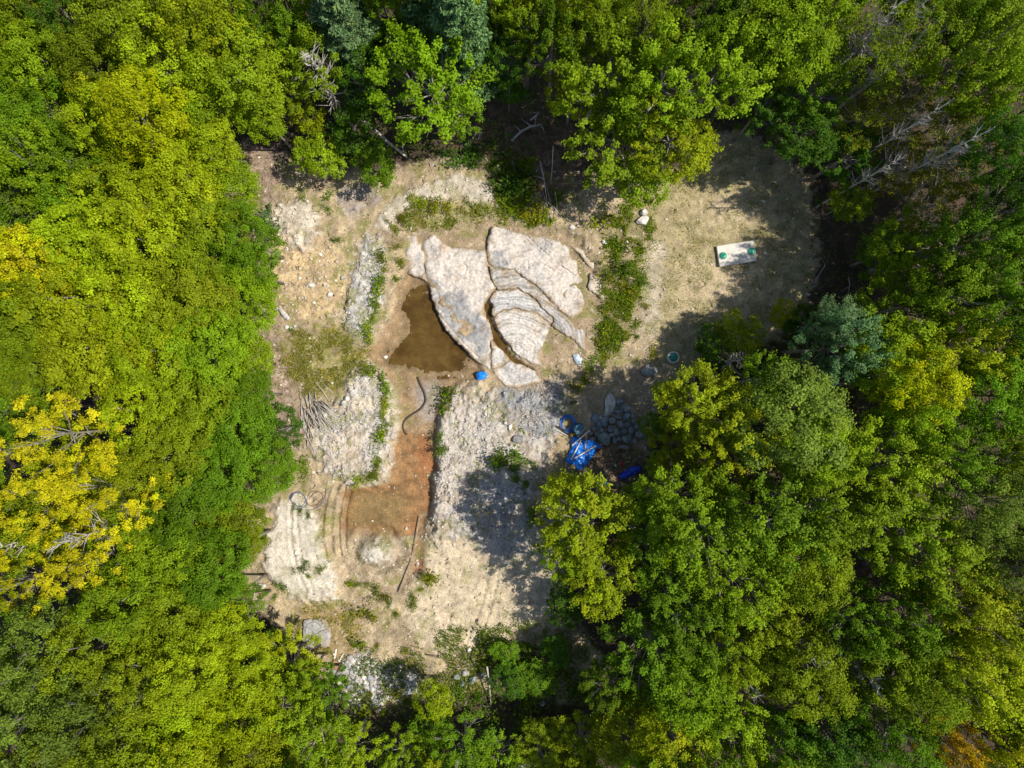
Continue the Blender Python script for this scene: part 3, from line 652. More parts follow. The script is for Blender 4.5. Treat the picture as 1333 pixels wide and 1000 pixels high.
def pine(seed, R=2.6, top=14.5, base=5.0, levels=13):
    g = np.random.default_rng(seed); mb = MB()
    mb.tube([(0, 0, -.4), (.05, 0, top * .5), (0, .05, top)], [.24, .16, .03], 8)
    ctr = []; nr = []; sz = []; a = []; b_ = []; c_ = []
    for i in range(levels):
        f = i / (levels - 1); z = base + (top - base) * f; L_ = R * (1 - f) ** .7 * g.uniform(.85, 1.1) + .25
        nb = g.integers(5, 8); a0 = g.uniform(0, 6.28)
        for k in range(nb):
            an = a0 + 6.283 * k / nb + g.normal() * .15; l = L_ * g.uniform(.75, 1.1); rise = .12 * l + .5 * f
            tip = np.array([math.cos(an) * l, math.sin(an) * l, z + rise])
            mb.tube([(0, 0, z), (tip[0] * .5, tip[1] * .5, z + rise * .3), tip], [.05, .035, .01], 4, False)
            for t in np.arange(.3, 1.02, .13):
                side = (1 - abs(t - .65)) * .55 * l * .5
                for s_ in (-1, 0, 1):
                    c0 = np.array([math.cos(an) * l * t - math.sin(an) * side * s_ * g.uniform(.6, 1), math.sin(an) * l * t + math.cos(an) * side * s_ * g.uniform(.6, 1), z + rise * t * t + g.normal() * .08])
                    n = 34; d = g.normal(size=(n, 3)); d[:, 2] = np.abs(d[:, 2]) * .7; d /= np.linalg.norm(d, axis=1, keepdims=True)
                    ctr.append(c0 + d * g.uniform(.05, .30, (n, 1))); nr.append(np.cross(d, g.normal(size=(n, 3))) + np.array([0, 0, .4])); sz.append(g.uniform(.18, .30, n))
                    a.append(np.full(n, g.random())); c_.append(np.full(n, g.random())); b_.append(g.random(n))
    crown = leaves_mesh('crown', np.concatenate(ctr), np.concatenate(nr), np.concatenate(sz), np.concatenate(a), np.concatenate(b_), np.concatenate(c_), aspect=.35, seed=seed)
    crown.materials.append(M_needle)
    me = bpy.data.meshes.new('trunk'); me.from_pydata(mb.v, [], mb.f); me.update()
    return crown, me, R, top

def branchy(seed, H=9.0, spread=1.8, n=26, r0=.10):
    """a dead, leafless tree"""
    g = np.random.default_rng(seed); mb = MB()
    mb.tube([(0, 0, -.3), (g.normal() * .1, g.normal() * .1, H * .5), (0, 0, H * .97)], [r0 * 1.2, r0 * .8, r0 * .2], 7)
    for i in range(n):
        z = H * g.uniform(.45, .95); an = g.uniform(0, 6.28); l = spread * g.uniform(.5, 1) * (1.25 - z / H)
        l = max(l, .5); tip = np.array([math.cos(an) * l, math.sin(an) * l, z + l * g.uniform(.4, 1.0)])
        mid = np.array([tip[0] * .5, tip[1] * .5, z + (tip[2] - z) * .4]) + g.normal(size=3) * .06
        mb.tube([(0, 0, z), mid, tip], [r0 * .45, r0 * .3, r0 * .1], 5, False)
        for _ in range(3):
            q = mid * .4 + tip * .6 + g.normal(size=3) * l * .28; mb.tube([mid, (mid + q) / 2 + g.normal(size=3) * .03, q], [r0 * .22, r0 * .15, r0 * .06], 4, False)
    me = bpy.data.meshes.new('bare_branches'); me.from_pydata(mb.v, [], mb.f); me.update()
    return me

PROTO = {
    # dense rounded maples with layered sprays
    'maple': [broadleaf(100 + i, ncl=105, nleaf=175, flat=.55, rc=(.36, .78), leaf=.145, lobes=6 + i, limbs=6, trunk_r=.13) for i in range(5)],
    # looser broadleaves with deep gaps between boughs
    'loose': [broadleaf(200 + i, ncl=90, nleaf=135, rc=(.30, .64), leaf=.15, gap=.75, lobes=7 + i, upn=.6, inner=.3, spray=.8) for i in range(5)],
    # fine-leaved birch, open crown, pale stems
    'birch': [broadleaf(300 + i, R=2.4, zc=10.2, hc=3.8, ncl=75, nleaf=85, rc=(.28, .55), leaf=.105, gap=.6, lobes=9, upn=.45, inner=.3, trunk_r=.11, limbs=22) for i in range(3)],
    # rough small-leaved oak
    'oak': [broadleaf(400 + i, ncl=110, nleaf=150, rc=(.34, .6), leaf=.13, flat=.8, lobes=8, upn=.55) for i in range(3)],
    'yellow': [broadleaf(500 + i, ncl=80, nleaf=150, rc=(.22, .50), leaf=.115, gap=.7, lobes=9, flat=.6, limbs=14, inner=.25, trunk_r=.11) for i in range(3)],
    'young': [broadleaf(600 + i, R=1.5, zc=3.4, hc=1.7, ncl=46, nleaf=100, rc=(.26, .5), leaf=.13, lobes=6, low=-.7, trunk_r=.06, limbs=8) for i in range(3)],
    'pine': [pine(700 + i) for i in range(2)],
}
# species colours (linear), and share of turned leaves
PAL = {
    'yg': ((.345, .425, .008), .06, 'yellow-green'), 'lg': ((.250, .375, .009), .0, 'bright green'), 'gr': ((.155, .280, .009), .0, 'green'),
    'dg': ((.080, .180, .010), .0, 'dark green'), 'ol': ((.235, .305, .008), .0, 'olive green'), 'go': ((.42, .46, .004), .12, 'golden green'),
    'ye': ((.56, .55, .006), .95, 'bright yellow'), 'or': ((.62, .42, .012), .3, 'orange-yellow'), 'bl': ((.185, .330, .115), .0, 'blue-green'),
    'br': ((.235, .250, .010), .0, 'olive-brown'), 'gg': ((.185, .275, .028), .0, 'grey-green'),
}
KIND = {'maple': ('maple_tree', 'round dense'), 'loose': ('broadleaf_tree', 'open-branched'), 'birch': ('birch_tree', 'fine-leaved'), 'oak': ('oak_tree', 'rough small-leaved'),
        'yellow': ('maple_tree', 'open airy'), 'young': ('young_tree', 'small young'), 'pine': ('pine_tree', 'soft-needled')}
MARKS = [((957, 330), 'the concrete tank lid'), ((815, 560), 'the boulder pile'), ((757, 590), 'the blue tarp'), ((705, 385), 'the banded outcrop'), ((545, 430), 'the brown puddle'),
         ((412, 543), 'the grey brush pile'), ((500, 665), 'the rust-brown pit'), ((385, 720), 'the white sand bank'), ((410, 825), 'the grey cable stone'), ((400, 300), 'the sandy slope'),
         ((503, 182), 'the fallen birch log'), ((680, 175), 'the tangled dead logs'), ((640, 760), 'the open tan sand'), ((875, 465), 'the round concrete riser'), ((330, 215), 'the brown leafy corner'), ((612, 880), 'the dark rubble heap')]
def where(u, v, far):
    ds = sorted((math.hypot(u - p[0], v - p[1]), t) for p, t in MARKS)
    d, t = ds[0]
    if d < 130: return 'beside ' + t
    if d < 260: return 'few crowns behind ' + t
    if d < 400: return 'in forest behind ' + t
    return 'deep in forest beyond ' + t
cnt_ = {}
def tree(u, v, r, h, kind, pal, al=None, label=None):
    """u, v, r: crown centre and radius in photo px; h: tree height in metres"""
    if r >= 34 and u < 300: r = r * 1.04; h = h + rng.uniform(-1.6, 1.2)
    k = cnt_.get(kind, 0); cnt_[kind] = k + 1
    crown, trunk, R0, H0 = PROTO[kind][k % len(PROTO[kind])]
    rw = r * S * (CAMH - h * .8) / CAMH
    x, y = PX(u, v, h * .80); z = hz(x, y)
    o = empty(KIND[kind][0], (x, y, z), rng.uniform(0, 6.28)); sx = rw / R0
    o.scale = (sx, sx, (h / H0))
    tw = link('trunk', trunk, o); 
    if not trunk.materials: trunk.materials.append({'birch': M_birch, 'pine': M_pinebark}.get(kind, M_bark))
    cr = link('crown', crown, o)
    c, a, nm = PAL[pal]; j = rng.normal(size=3) * .035
    bright = 1 + rng.normal() * .11
    cr.color = (c[0] * bright * (1 + j[0]), c[1] * bright * (1 + j[1]), c[2] * bright * (1 + j[2]), a if al is None else al)
    size = 'large ' if r > 58 else ('small ' if r < 34 else '')
    tag(o, label or f'{size}{KIND[kind][1]} {nm} tree {where(u, v, r)}', 'tree', 'forest trees round the clearing')
    PLACED.append((o, u, v, nm, KIND[kind][0].split('_')[0], bool(label)))
    return o
PLACED = []

TREES = [
 # ---- upper left canopy
 (28, 40, 46, 15, 'oak', 'ol'), (92, 22, 46, 15, 'oak', 'dg'), (170, 25, 52, 16, 'maple', 'ol'), (262, 22, 50, 16, 'maple', 'yg'), (335, 18, 42, 14, 'oak', 'gr'),
 (60, 82, 46, 15, 'maple', 'lg'), (18, 120, 46, 15, 'oak', 'gr'), (130, 85, 46, 15, 'maple', 'ol'), (215, 78, 54, 16, 'maple', 'yg'), (305, 95, 58, 14, 'maple', 'lg'),
 (75, 145, 42, 14, 'oak', 'gr'), (128, 152, 40, 15, 'maple', 'yg', .2), (20, 185, 44, 15, 'maple', 'gr'), (48, 215, 50, 16, 'loose', 'lg'), (190, 150, 50, 15, 'maple', 'go', .08),
 (255, 150, 46, 13, 'maple', 'lg'), (330, 140, 34, 11, 'maple', 'lg'), (258, 196, 42, 12, 'maple', 'yg'), (180, 205, 46, 14, 'maple', 'yg'), (105, 215, 42, 14, 'maple', 'gr'),
 (18, 275, 46, 15, 'oak', 'gg'), (75, 265, 42, 14, 'oak', 'gr'), (150, 262, 50, 14, 'maple', 'yg'), (225, 250, 50, 13, 'maple', 'yg'), (285, 245, 40, 11, 'maple', 'lg'),
 (42, 345, 46, 16, 'maple', 'ye', .55, 'golden yellow maple crown edging the green canopy, no bare twigs'), (105, 318, 54, 15, 'maple', 'yg'), (180, 318, 54, 14, 'maple', 'yg'), (255, 305, 52, 13, 'maple', 'ol'), (312, 305, 42, 11, 'oak', 'gr'),
 (325, 350, 34, 9, 'maple', 'gr'), (22, 415, 46, 15, 'maple', 'ol'), (90, 395, 54, 15, 'maple', 'yg'), (165, 390, 54, 14, 'maple', 'yg'), (240, 380, 52, 13, 'maple', 'ol'), (305, 395, 44, 10, 'maple', 'lg'),
 (45, 470, 52, 15, 'maple', 'ol'), (120, 460, 54, 15, 'maple', 'yg'), (195, 460, 54, 14, 'maple', 'yg'), (265, 455, 50, 12, 'maple', 'lg'), (312, 470, 36, 9, 'maple', 'lg'), (322, 515, 34, 9, 'maple', 'gr'),
 # ---- the big yellow tree and its neighbours
 (65, 578, 60, 17, 'yellow', 'ye', None, 'large bright yellow maple, uppermost of the yellow crowns, deep in the green forest'), (138, 638, 56, 17, 'yellow', 'ye', None, 'bright yellow maple between the other yellow crowns and the brush pile'),
 (60, 655, 50, 16, 'yellow', 'ye', None, 'yellow maple crown with green leaves showing between its boughs'), (115, 730, 52, 16, 'yellow', 'ye', None, 'yellow maple with bare grey twigs, between yellow and olive crowns'), (25, 760, 42, 15, 'yellow', 'go', .6), (30, 690, 46, 14, 'maple', 'ol'), (15, 535, 40, 13, 'maple', 'gr'), (95, 600, 46, 12, 'maple', 'yg'), (150, 690, 44, 12, 'maple', 'lg'), (70, 690, 44, 12, 'maple', 'ol'), (170, 620, 40, 12.5, 'maple', 'yg'),
 (185, 535, 48, 14, 'maple', 'yg'), (250, 535, 48, 13, 'maple', 'ol'), (300, 560, 44, 11, 'maple', 'gr'), (350, 562, 34, 8, 'oak', 'dg'), (215, 595, 46, 13, 'maple', 'ol'), (275, 615, 48, 12, 'maple', 'gr'), (335, 610, 40, 9, 'maple', 'gr'),
 (235, 665, 48, 13, 'maple', 'gr'), (295, 670, 44, 10, 'maple', 'ol'), (310, 715, 30, 8, 'oak', 'ol'), (215, 735, 50, 14, 'maple', 'lg'), (275, 745, 44, 11, 'maple', 'gr'), (305, 780, 30, 8, 'oak', 'gr'),
 (165, 785, 46, 14, 'maple', 'lg'), (225, 810, 48, 13, 'maple', 'lg'), (285, 825, 40, 11, 'maple', 'yg'),
 # ---- lower left
 (40, 850, 54, 16, 'oak', 'gg'), (115, 855, 54, 16, 'oak', 'ol'), (30, 935, 56, 16, 'oak', 'gg'), (110, 930, 56, 16, 'oak', 'gg'), (180, 885, 50, 15, 'oak', 'ol'), (60, 990, 56, 16, 'oak', 'ol'), (160, 975, 50, 15, 'maple', 'ol'),
 (245, 875, 46, 14, 'maple', 'yg'), (305, 885, 46, 12, 'maple', 'yg'), (370, 870, 44, 6, 'loose', 'yg'), (230, 940, 50, 14, 'maple', 'yg'), (300, 945, 50, 13, 'maple', 'go', .1), (365, 935, 44, 11, 'loose', 'lg'), (420, 905, 32, 7, 'loose', 'gr'),
 (235, 995, 46, 14, 'maple', 'yg', .1), (330, 995, 46, 13, 'maple', 'yg'), (405, 965, 44, 10, 'loose', 'lg'), (455, 985, 36, 8, 'loose', 'yg'), (520, 985, 30, 6, 'loose', 'lg'), (565, 915, 24, 6, 'young', 'yg'),
 (600, 968, 40, 6, 'loose', 'gr'), (650, 990, 34, 5, 'loose', 'lg'), (705, 975, 34, 5, 'oak', 'ol'), (560, 955, 26, 4, 'young', 'gr'),
 # ---- lower right
 (765, 680, 58, 11, 'loose', 'yg', .08), (735, 640, 26, 8, 'young', 'yg'), (790, 755, 46, 10, 'loose', 'yg', .1), (742, 718, 38, 9, 'loose', 'lg'), (838, 708, 38, 10, 'loose', 'gr'),
 (876, 664, 52, 12, 'loose', 'lg'), (915, 690, 64, 14, 'loose', 'lg'), (914, 536, 54, 12, 'loose', 'yg'), (960, 560, 50, 13, 'loose', 'yg', .12), (876, 578, 32, 5.5, 'loose', 'yg'), (874, 514, 20, 6, 'young', 'lg'),
 (945, 608, 40, 8.5, 'loose', 'lg'), (1035, 555, 66, 15, 'maple', 'gg'), (1070, 590, 54, 14, 'maple', 'lg'), (1100, 450, 48, 13, 'loose', 'bl'), (1085, 420, 30, 12, 'loose', 'bl'), (1000, 500, 40, 11, 'loose', 'gr'),
 (1010, 690, 64, 15, 'loose', 'gr'), (1085, 660, 56, 15, 'loose', 'lg'), (1050, 745, 50, 14, 'maple', 'ol'), (965, 760, 50, 13, 'loose', 'lg'), (880, 770, 44, 11, 'loose', 'gr'),
 (855, 850, 58, 11, 'loose', 'gr'), (800, 895, 38, 8, 'loose', 'gr'), (905, 820, 46, 12, 'loose', 'gr'), (955, 850, 40, 12, 'loose', 'yg'), (905, 905, 50, 12, 'maple', 'lg'), (820, 955, 46, 8.5, 'maple', 'yg'), (880, 975, 46, 12, 'maple', 'yg', .15),
 (760, 968, 40, 6, 'loose', 'yg'), (960, 945, 46, 13, 'loose', 'lg'), (1060, 880, 52, 14, 'maple', 'ol'), (1120, 810, 46, 14, 'loose', 'gr'), (1000, 810, 40, 12, 'loose', 'ol'), (1020, 970, 46, 13, 'loose', 'gr'), (1090, 965, 46, 14, 'loose', 'dg'),
 (985, 885, 22, 9, 'young', 'or', .9, 'small orange-red young tree among green crowns'), (1160, 600, 56, 15, 'loose', 'lg'), (1195, 560, 44, 15, 'maple', 'lg'), (1195, 500, 48, 15, 'maple', 'go', .15), (1240, 600, 44, 15, 'loose', 'gr'),
 (1165, 690, 60, 15, 'loose', 'lg'), (1215, 735, 56, 15, 'loose', 'lg'), (1285, 665, 58, 16, 'oak', 'gg'), (1320, 740, 50, 16, 'oak', 'gg'), (1260, 800, 54, 16, 'loose', 'yg'), (1190, 800, 50, 15, 'loose', 'gr'), (1320, 830, 50, 16, 'loose', 'yg'),
 (1150, 870, 46, 14, 'loose', 'ol'), (1200, 890, 52, 15, 'maple', 'lg'), (1270, 880, 54, 16, 'loose', 'yg'), (1325, 915, 46, 16, 'loose', 'yg'), (1165, 960, 50, 15, 'oak', 'gr'), (1235, 968, 34, 15, 'loose', 'or', .2), (1305, 980, 46, 16, 'loose', 'go', .25), (1325, 600, 46, 16, 'loose', 'lg'),
 # ---- upper right
 (1180, 410, 54, 12, 'loose', 'lg'), (1240, 390, 50, 15, 'loose', 'lg'), (1170, 470, 50, 14, 'maple', 'lg'), (1255, 460, 52, 15, 'loose', 'yg'), (1320, 430, 52, 16, 'loose', 'gr'), (1305, 515, 50, 16, 'maple', 'gr'), (1310, 360, 46, 16, 'loose', 'gr'),
 (1195, 335, 54, 9.5, 'loose', 'lg'), (1265, 315, 46, 15, 'loose', 'gr'), (1155, 330, 34, 7, 'loose', 'gr'), (1320, 275, 46, 16, 'loose', 'dg'), (1108, 262, 26, 6, 'young', 'lg'), (1315, 185, 46, 16, 'oak', 'dg'),
 (1215, 270, 46, 9.5, 'birch', 'br'), (1178, 215, 44, 9, 'birch', 'br'), (1245, 195, 54, 12, 'birch', 'br'), (1190, 145, 54, 11, 'birch', 'br'), (1130, 150, 44, 10, 'birch', 'ol'), (1130, 55, 52, 15, 'birch', 'ol'), (1185, 60, 48, 16, 'birch', 'ol'), (1105, 200, 40, 8, 'loose', 'dg'),
 (1265, 70, 56, 17, 'loose', 'lg'), (1315, 35, 50, 17, 'maple', 'lg'), (1300, 115, 44, 16, 'loose', 'lg'), (1230, 15, 44, 16, 'loose', 'gr'),
 (1062, 105, 44, 11, 'loose', 'gr'), (1052, 172, 44, 8.5, 'oak', 'dg'), (1000, 135, 34, 9, 'loose', 'dg'), (1030, 45, 56, 15, 'maple', 'lg'), (1080, 15, 40, 15, 'loose', 'lg'), (985, 75, 40, 13, 'loose', 'gr'),
 (945, 90, 56, 14, 'loose', 'lg'), (860, 105, 60, 14, 'loose', 'lg'), (790, 95, 66, 12, 'loose', 'lg'), (748, 118, 34, 8.5, 'loose', 'yg'), (800, 178, 60, 9.5, 'loose', 'lg'), (868, 180, 48, 11, 'loose', 'yg'), (905, 195, 34, 7, 'young', 'yg'), (835, 230, 34, 7, 'young', 'lg'),
 (725, 50, 44, 13, 'loose', 'gr'), (690, 25, 40, 13, 'loose', 'lg'), (770, 20, 46, 14, 'oak', 'ol'), (850, 35, 50, 14, 'oak', 'ol'), (915, 25, 40, 14, 'oak', 'gr'), (955, 15, 34, 15, 'pine', 'gg'),
 # ---- top middle
 (652, 70, 32, 10, 'loose', 'dg'), (595, 18, 56, 16, 'pine', 'bl'), (545, -5, 40, 15, 'pine', 'bl'), (440, 15, 54, 15, 'pine', 'bl'), (385, 35, 34, 13, 'loose', 'gr'), (555, 103, 70, 13, 'loose', 'lg'), (500, 8, 38, 12, 'loose', 'gr'), (655, 12, 38, 12, 'loose', 'gr'), (525, 50, 34, 9, 'loose', 'dg'), (662, 112, 24, 6, 'young', 'dg'), (640, 40, 34, 9, 'loose', 'dg'), (596, 145, 30, 7, 'loose', 'gr'),
 (395, 75, 44, 12, 'loose', 'lg'), (370, 115, 34, 10, 'loose', 'ol'), (480, 95, 40, 10, 'loose', 'dg'), (455, 160, 30, 7, 'young', 'dg'), (415, 203, 30, 5.2, 'young', 'lg', None, 'small bright green young tree standing alone on brown leafy ground'), (488, 212, 30, 5.0, 'young', 'gr', None, 'small dark green young tree beside the fallen birch log'),
 (395, 150, 22, 7, 'young', 'yg'),
 # ---- low growth at the edge of the clearing
 (965, 440, 30, 4.5, 'young', 'ol'), (1022, 408, 18, 4.5, 'young', 'yg', None, 'small yellow-green sapling in the shade beside the tank field'), (930, 450, 26, 4.0, 'young', 'dg'), (1055, 430, 30, 6, 'loose', 'dg'), (700, 885, 24, 2.4, 'young', 'gr'), (655, 852, 18, 2.2, 'young', 'gr'), (665, 888, 22, 2.6, 'young', 'dg'),
 (735, 790, 24, 4, 'young', 'dg'), (725, 850, 20, 3, 'young', 'dg'), (850, 556, 16, 3, 'young', 'gr'), (858, 606, 16, 4, 'young', 'lg'), (348, 848, 24, 3, 'young', 'gr'), (395, 890, 28, 7, 'loose', 'lg'),
]
for t in TREES: tree(*t)
# crowns just outside the frame, so that the wood goes on
for u in range(-60, 1420, 62):
    for v, h in ((-55, 15), (1055, 14)):
        if v > 0 and 400 < u < 820: h = 6.5
        tree(u + rng.uniform(-15, 15), v + rng.uniform(-14, 14), rng.uniform(44, 56), h + rng.uniform(-1, 2), rng.choice(['maple', 'loose', 'oak']), rng.choice(['yg', 'lg', 'gr', 'ol']))
for v in range(-10, 1040, 62):
    for u in (-52, 1388, 1448):
        tree(u + rng.uniform(-14, 14), v + rng.uniform(-15, 15), rng.uniform(44, 56), 15 + rng.uniform(-1, 2), rng.choice(['maple', 'loose', 'oak']), rng.choice(['yg', 'lg', 'gr', 'ol']))

# look-alikes are told apart by the crown they touch
by = {}
for q in PLACED: by.setdefault(q[0]['label'], []).append(q)
for lab, qs in by.items():
    if len(qs) < 2: continue
    for o, u, v, nm, kd, own in qs:
        near = sorted((math.hypot(u - p[1], v - p[2]), i) for i, p in enumerate(PLACED) if p[0] is not o)
        pick = next((PLACED[i] for d, i in near[:4] if PLACED[i][3] != nm), PLACED[near[0][1]])
        o['label'] = lab + f', by {pick[3]} {pick[4]}'
        if len(o['label'].split()) > 16: o['label'] = o['label'].replace('large ', '').replace('few crowns behind', 'behind').replace('in forest behind', 'behind').replace('deep in forest beyond', 'far beyond')
BARE = [branchy(801), branchy(802, 10, 2.2, 30), branchy(803, 6, 1.6, 20, .08)]
def bare(u, v, h, spread, label, k, lean=(0, 0), mat=None):
    x, y = PX(u, v, h * .7); z = hz(x, y)
    o = empty('bare_tree', (x, y, z), rng.uniform(0, 6.28)); o.rotation_euler = (lean[0], lean[1], 0)
    H0 = (9.0, 10.0, 6.0)[k]; o.scale = (spread, spread, h / H0)
    m = BARE[k]; b = link('bare_branches', m, o)
    if not m.materials: m.materials.append(M_birch if k == 0 else M_dead)
    return tag(o, label, 'dead tree', 'leafless grey trees')
bare(420, 100, 13.5, 1.1, 'leafless pale grey tree leaning over the fallen birch log', 1)
bare(955, 470, 7, 1.2, 'dense tangle of bare pale twigs above the round concrete riser', 2)
bare(1130, 45, 17.5, .9, 'leafless white-stemmed tree between the olive birches, upper one', 0)
bare(1175, 30, 18, .9, 'tall leafless white-stemmed tree at the back of the birches', 0)
bare(1185, 165, 16, .7, 'thin leafless white stem rising through the olive-brown birches', 0)
bare(1140, 225, 13, .7, 'leafless white stem in the dark gap below the birches', 0)
bare(1230, 200, 16.5, .8, 'leafless white stem standing out above the broadest olive-brown birch', 0)
bare(1045, 840, 14.5, .8, 'bare grey dead tree between green crowns and the orange young tree', 0)
bare(1110, 865, 14, .9, 'bare brown-grey dead tree standing in a dark gap in the crowns', 1)
bare(870, 790, 11, .7, 'bare pale forked snag behind the golden tree on the sand', 2)
bare(970, 885, 12.5, .8, 'grey leafless twiggy tree beside the orange young tree', 0)
bare(680, 990, 6, .8, 'small bare grey snag behind the dark rubble heap', 2)
bare(130, 690, 17.5, .8, 'bare grey branches standing among the bright yellow crowns', 1)
bare(40, 700, 15.5, 1.0, 'bare twiggy crown under the yellow maples', 0)
# ------------------------------------------------------------------ loose stones, grass, weeds and litter that nobody could count
FX0, FX1, FY0, FY1 = -24.0, 27.0, -27.5, 21.5
def mask_at(m, x, y):
    i = np.clip(np.searchsorted(XS, x), 0, nx - 1); j = np.clip(np.searchsorted(YS, y), 0, ny - 1); return m[j, i]
SLABS = [Z5([(187, 100), (640, 55), (1020, 150), (1105, 440), (1105, 690), (930, 570), (885, 775), (880, 860), (690, 880), (540, 745), (315, 420), (187, 290)])]
def sample(m, n, g, box=None):
    out = np.zeros((0, 2)); bx = box or (FX0, FX1, FY0, FY1)
    while len(out) < n:
        p = np.stack([g.uniform(bx[0], bx[1], n * 4), g.uniform(bx[2], bx[3], n * 4)], -1)
        ok = g.random(len(p)) < mask_at(m, p[:, 0], p[:, 1])
        u = 666.5 + p[:, 0] / S; v = 500 - p[:, 1] / S
        for sl in SLABS: ok &= ~inpoly(u, v, sl)
        out = np.concatenate([out, p[ok]])
        if ok.sum() == 0: break
    return out[:n]
CUBE = np.array([(x, y, z) for z in (-1, 1) for y in (-1, 1) for x in (-1, 1)], float)
CF = np.array([(0, 2, 3, 1), (4, 5, 7, 6), (0, 1, 5, 4), (2, 6, 7, 3), (0, 4, 6, 2), (1, 3, 7, 5)])
def stones(name, m, n, size, tones, seed, flat=.6, label=None, cat='stones', power=2.2):
    g = np.random.default_rng(seed); p = sample(m, n, g); n = len(p)
    s = size[0] + (size[1] - size[0]) * g.random(n) ** power
    loc = CUBE[None] * (1 + g.normal(size=(n, 8, 3)) * .22); top = CUBE[:, 2] > 0
    loc[:, top, :2] *= g.uniform(.45, .85, (n, 1, 1))
    loc = loc * (s[:, None, None] * .5) * np.stack([g.uniform(.7, 1.3, n), g.uniform(.6, 1.1, n), g.uniform(.5, 1.1, n) * flat], -1)[:, None, :]
    a = g.uniform(0, 6.28, n); c, sn = np.cos(a)[:, None], np.sin(a)[:, None]
    x = loc[..., 0] * c - loc[..., 1] * sn + p[:, 0:1]; y = loc[..., 0] * sn + loc[..., 1] * c + p[:, 1:2]
    z = loc[..., 2] + (hz_arr(p[:, 0], p[:, 1]) + s * flat * .18)[:, None]
    V_ = np.stack([x, y, z], -1).reshape(-1, 3); F_ = (np.arange(n)[:, None, None] * 8 + CF[None]).reshape(-1, 4)
    t = np.array(tones)[g.integers(0, len(tones), n)] * g.uniform(.75, 1.2, (n, 1))
    col = np.repeat(np.concatenate([t, np.ones((n, 1))], 1), 8, 0)
    o = link(name, np_mesh(name, V_, F_, False, {'tone': col}), None, M_pebble)
    return tag(o, label, cat, kind='stuff')
GREYS = [(.44, .42, .41), (.36, .355, .36), (.55, .51, .47), (.30, .30, .31), (.50, .46, .41)]
SANDS = [(.50, .43, .34), (.55, .48, .39), (.42, .35, .26), (.60, .55, .48), (.38, .31, .23)]
dry = 1 - np.clip(R['mud'] * 1.2, 0, 1)
rub = np.clip(R['grav'] + R['mound'] + R['gravl'] * .9, 0, 1) * dry; rub = rub * (.12 + .88 * sstep(.44, .62, fbm(GXX / 1.3, GYY / 1.3, 320)))
stones('rubble', rub, 7500, (.02, .17), [(.48, .455, .43), (.42, .405, .40), (.56, .51, .45), (.38, .37, .37), (.60, .54, .46)], 901, power=2.8, label='broken grey and cream rubble covering the ridges')
stones('gravel', R['gravdk'] + .4 * R['gravdk2'], 3500, (.04, .12), [(.28, .28, .295), (.36, .36, .37), (.22, .22, .23)], 902, label='dark blue-grey gravel beside the blue hose')  # dark stones also deepen the painted tree shade patches
stones('sand_pebbles', np.clip(R['clear'] * .35 + R['tan1'] + .5 * R['track'] + .5 * R['white1'] + .3 * R['sand'], 0, 1) * dry * (1 - .7 * R['septic']), 5200, (.04, .26), SANDS + [(.42, .33, .24)], 903, label='pale pebbles strewn over the sandy ground', power=4)
stones('mud_pebbles', np.clip(R['mud'] + .7 * R['pit'] + .6 * R['slabbed'], 0, 1), 800, (.03, .17), [(.50, .42, .32), (.40, .32, .23), (.58, .52, .43), (.36, .27, .18), (.32, .24, .16)], 904, label='small pale pebbles scattered on the brown mud', power=5)
stones('dark_rubble', R['blackrock'], 900, (.08, .45), GREYS, 905, label='grey broken rock shards at the lower edge of the sand', flat=.5)
stones('field_pebbles', R['septic'], 700, (.03, .12), SANDS, 906, label='pebbles in the dry grass of the tank field', power=3)

def leafy(name, pts, hgt, size, color, alpha, seed, label, cat, aspect=.4, up=.5, mat=M_leaf, spread=.0, zbase=0.0):
    g = np.random.default_rng(seed); n = len(pts)
    if spread: pts = pts + g.normal(size=(n, 2)) * spread
    z = hz_arr(pts[:, 0], pts[:, 1]) + zbase + g.random(n) * hgt
    c = np.stack([pts[:, 0], pts[:, 1], z], -1); nr = g.normal(size=(n, 3)); nr[:, 2] = np.abs(nr[:, 2]) + up
    cl = fbm(pts[:, 0] / .7, pts[:, 1] / .7, seed); cl = np.clip((cl - .25) * 2, 0, 1)
    me = leaves_mesh(name, c, nr, g.uniform(size[0], size[1], n), np.clip(cl + g.normal(size=n) * .1, 0, 1), g.random(n), cl, aspect=aspect, seed=seed)
    o = link(name, me, None, mat); o.color = (*color, alpha); return tag(o, label, cat, kind='stuff')
g9 = np.random.default_rng(77)
def patchy(m, sc, lo, hi, seed): return np.clip(m, 0, 1) * sstep(lo, hi, fbm(GXX / sc, GYY / sc, seed))
wt_ol = np.clip(R['olive'] + R['topweed'] * .9 + R['dry'] * .7, 0, 1)
leafy('olive_grass', sample(patchy(wt_ol, .8, .38, .6, 301), 16000, g9), .18, (.06, .15), (.25, .26, .015), .25, 311, 'olive and yellowish weeds on the sandy bank', 'grass')
leafy('weed_cover', sample(patchy(R['weedr'] + .25 * R['topweed'] + region([(640, 200), (700, 210), (745, 275), (690, 290), (640, 262)], 4), .9, .40, .58, 302), 17000, g9), .3, (.08, .2), (.20, .27, .015), .12, 312, 'tangled green weeds beside the banded outcrop', 'weeds', aspect=.5)
leafy('field_grass', sample(patchy(R['septic'], .7, .42, .66, 303), 17000, g9), .06, (.05, .10), (.25, .27, .05), .2, 313, 'thin dry grass on the tank field', 'grass')
sparse = patchy(R['clear'] * dry * (1 - R['white2']) * (1 - R['grav'] * .8) * (1 - R['track']) * (1 - R['sand'] * .75) * (1 - R['white1']), .7, .56, .68, 304)
leafy('scattered_weeds', sample(sparse, 15000, g9), .14, (.05, .13), (.22, .27, .015), .15, 314, 'small scattered weeds on the bare ground', 'weeds')
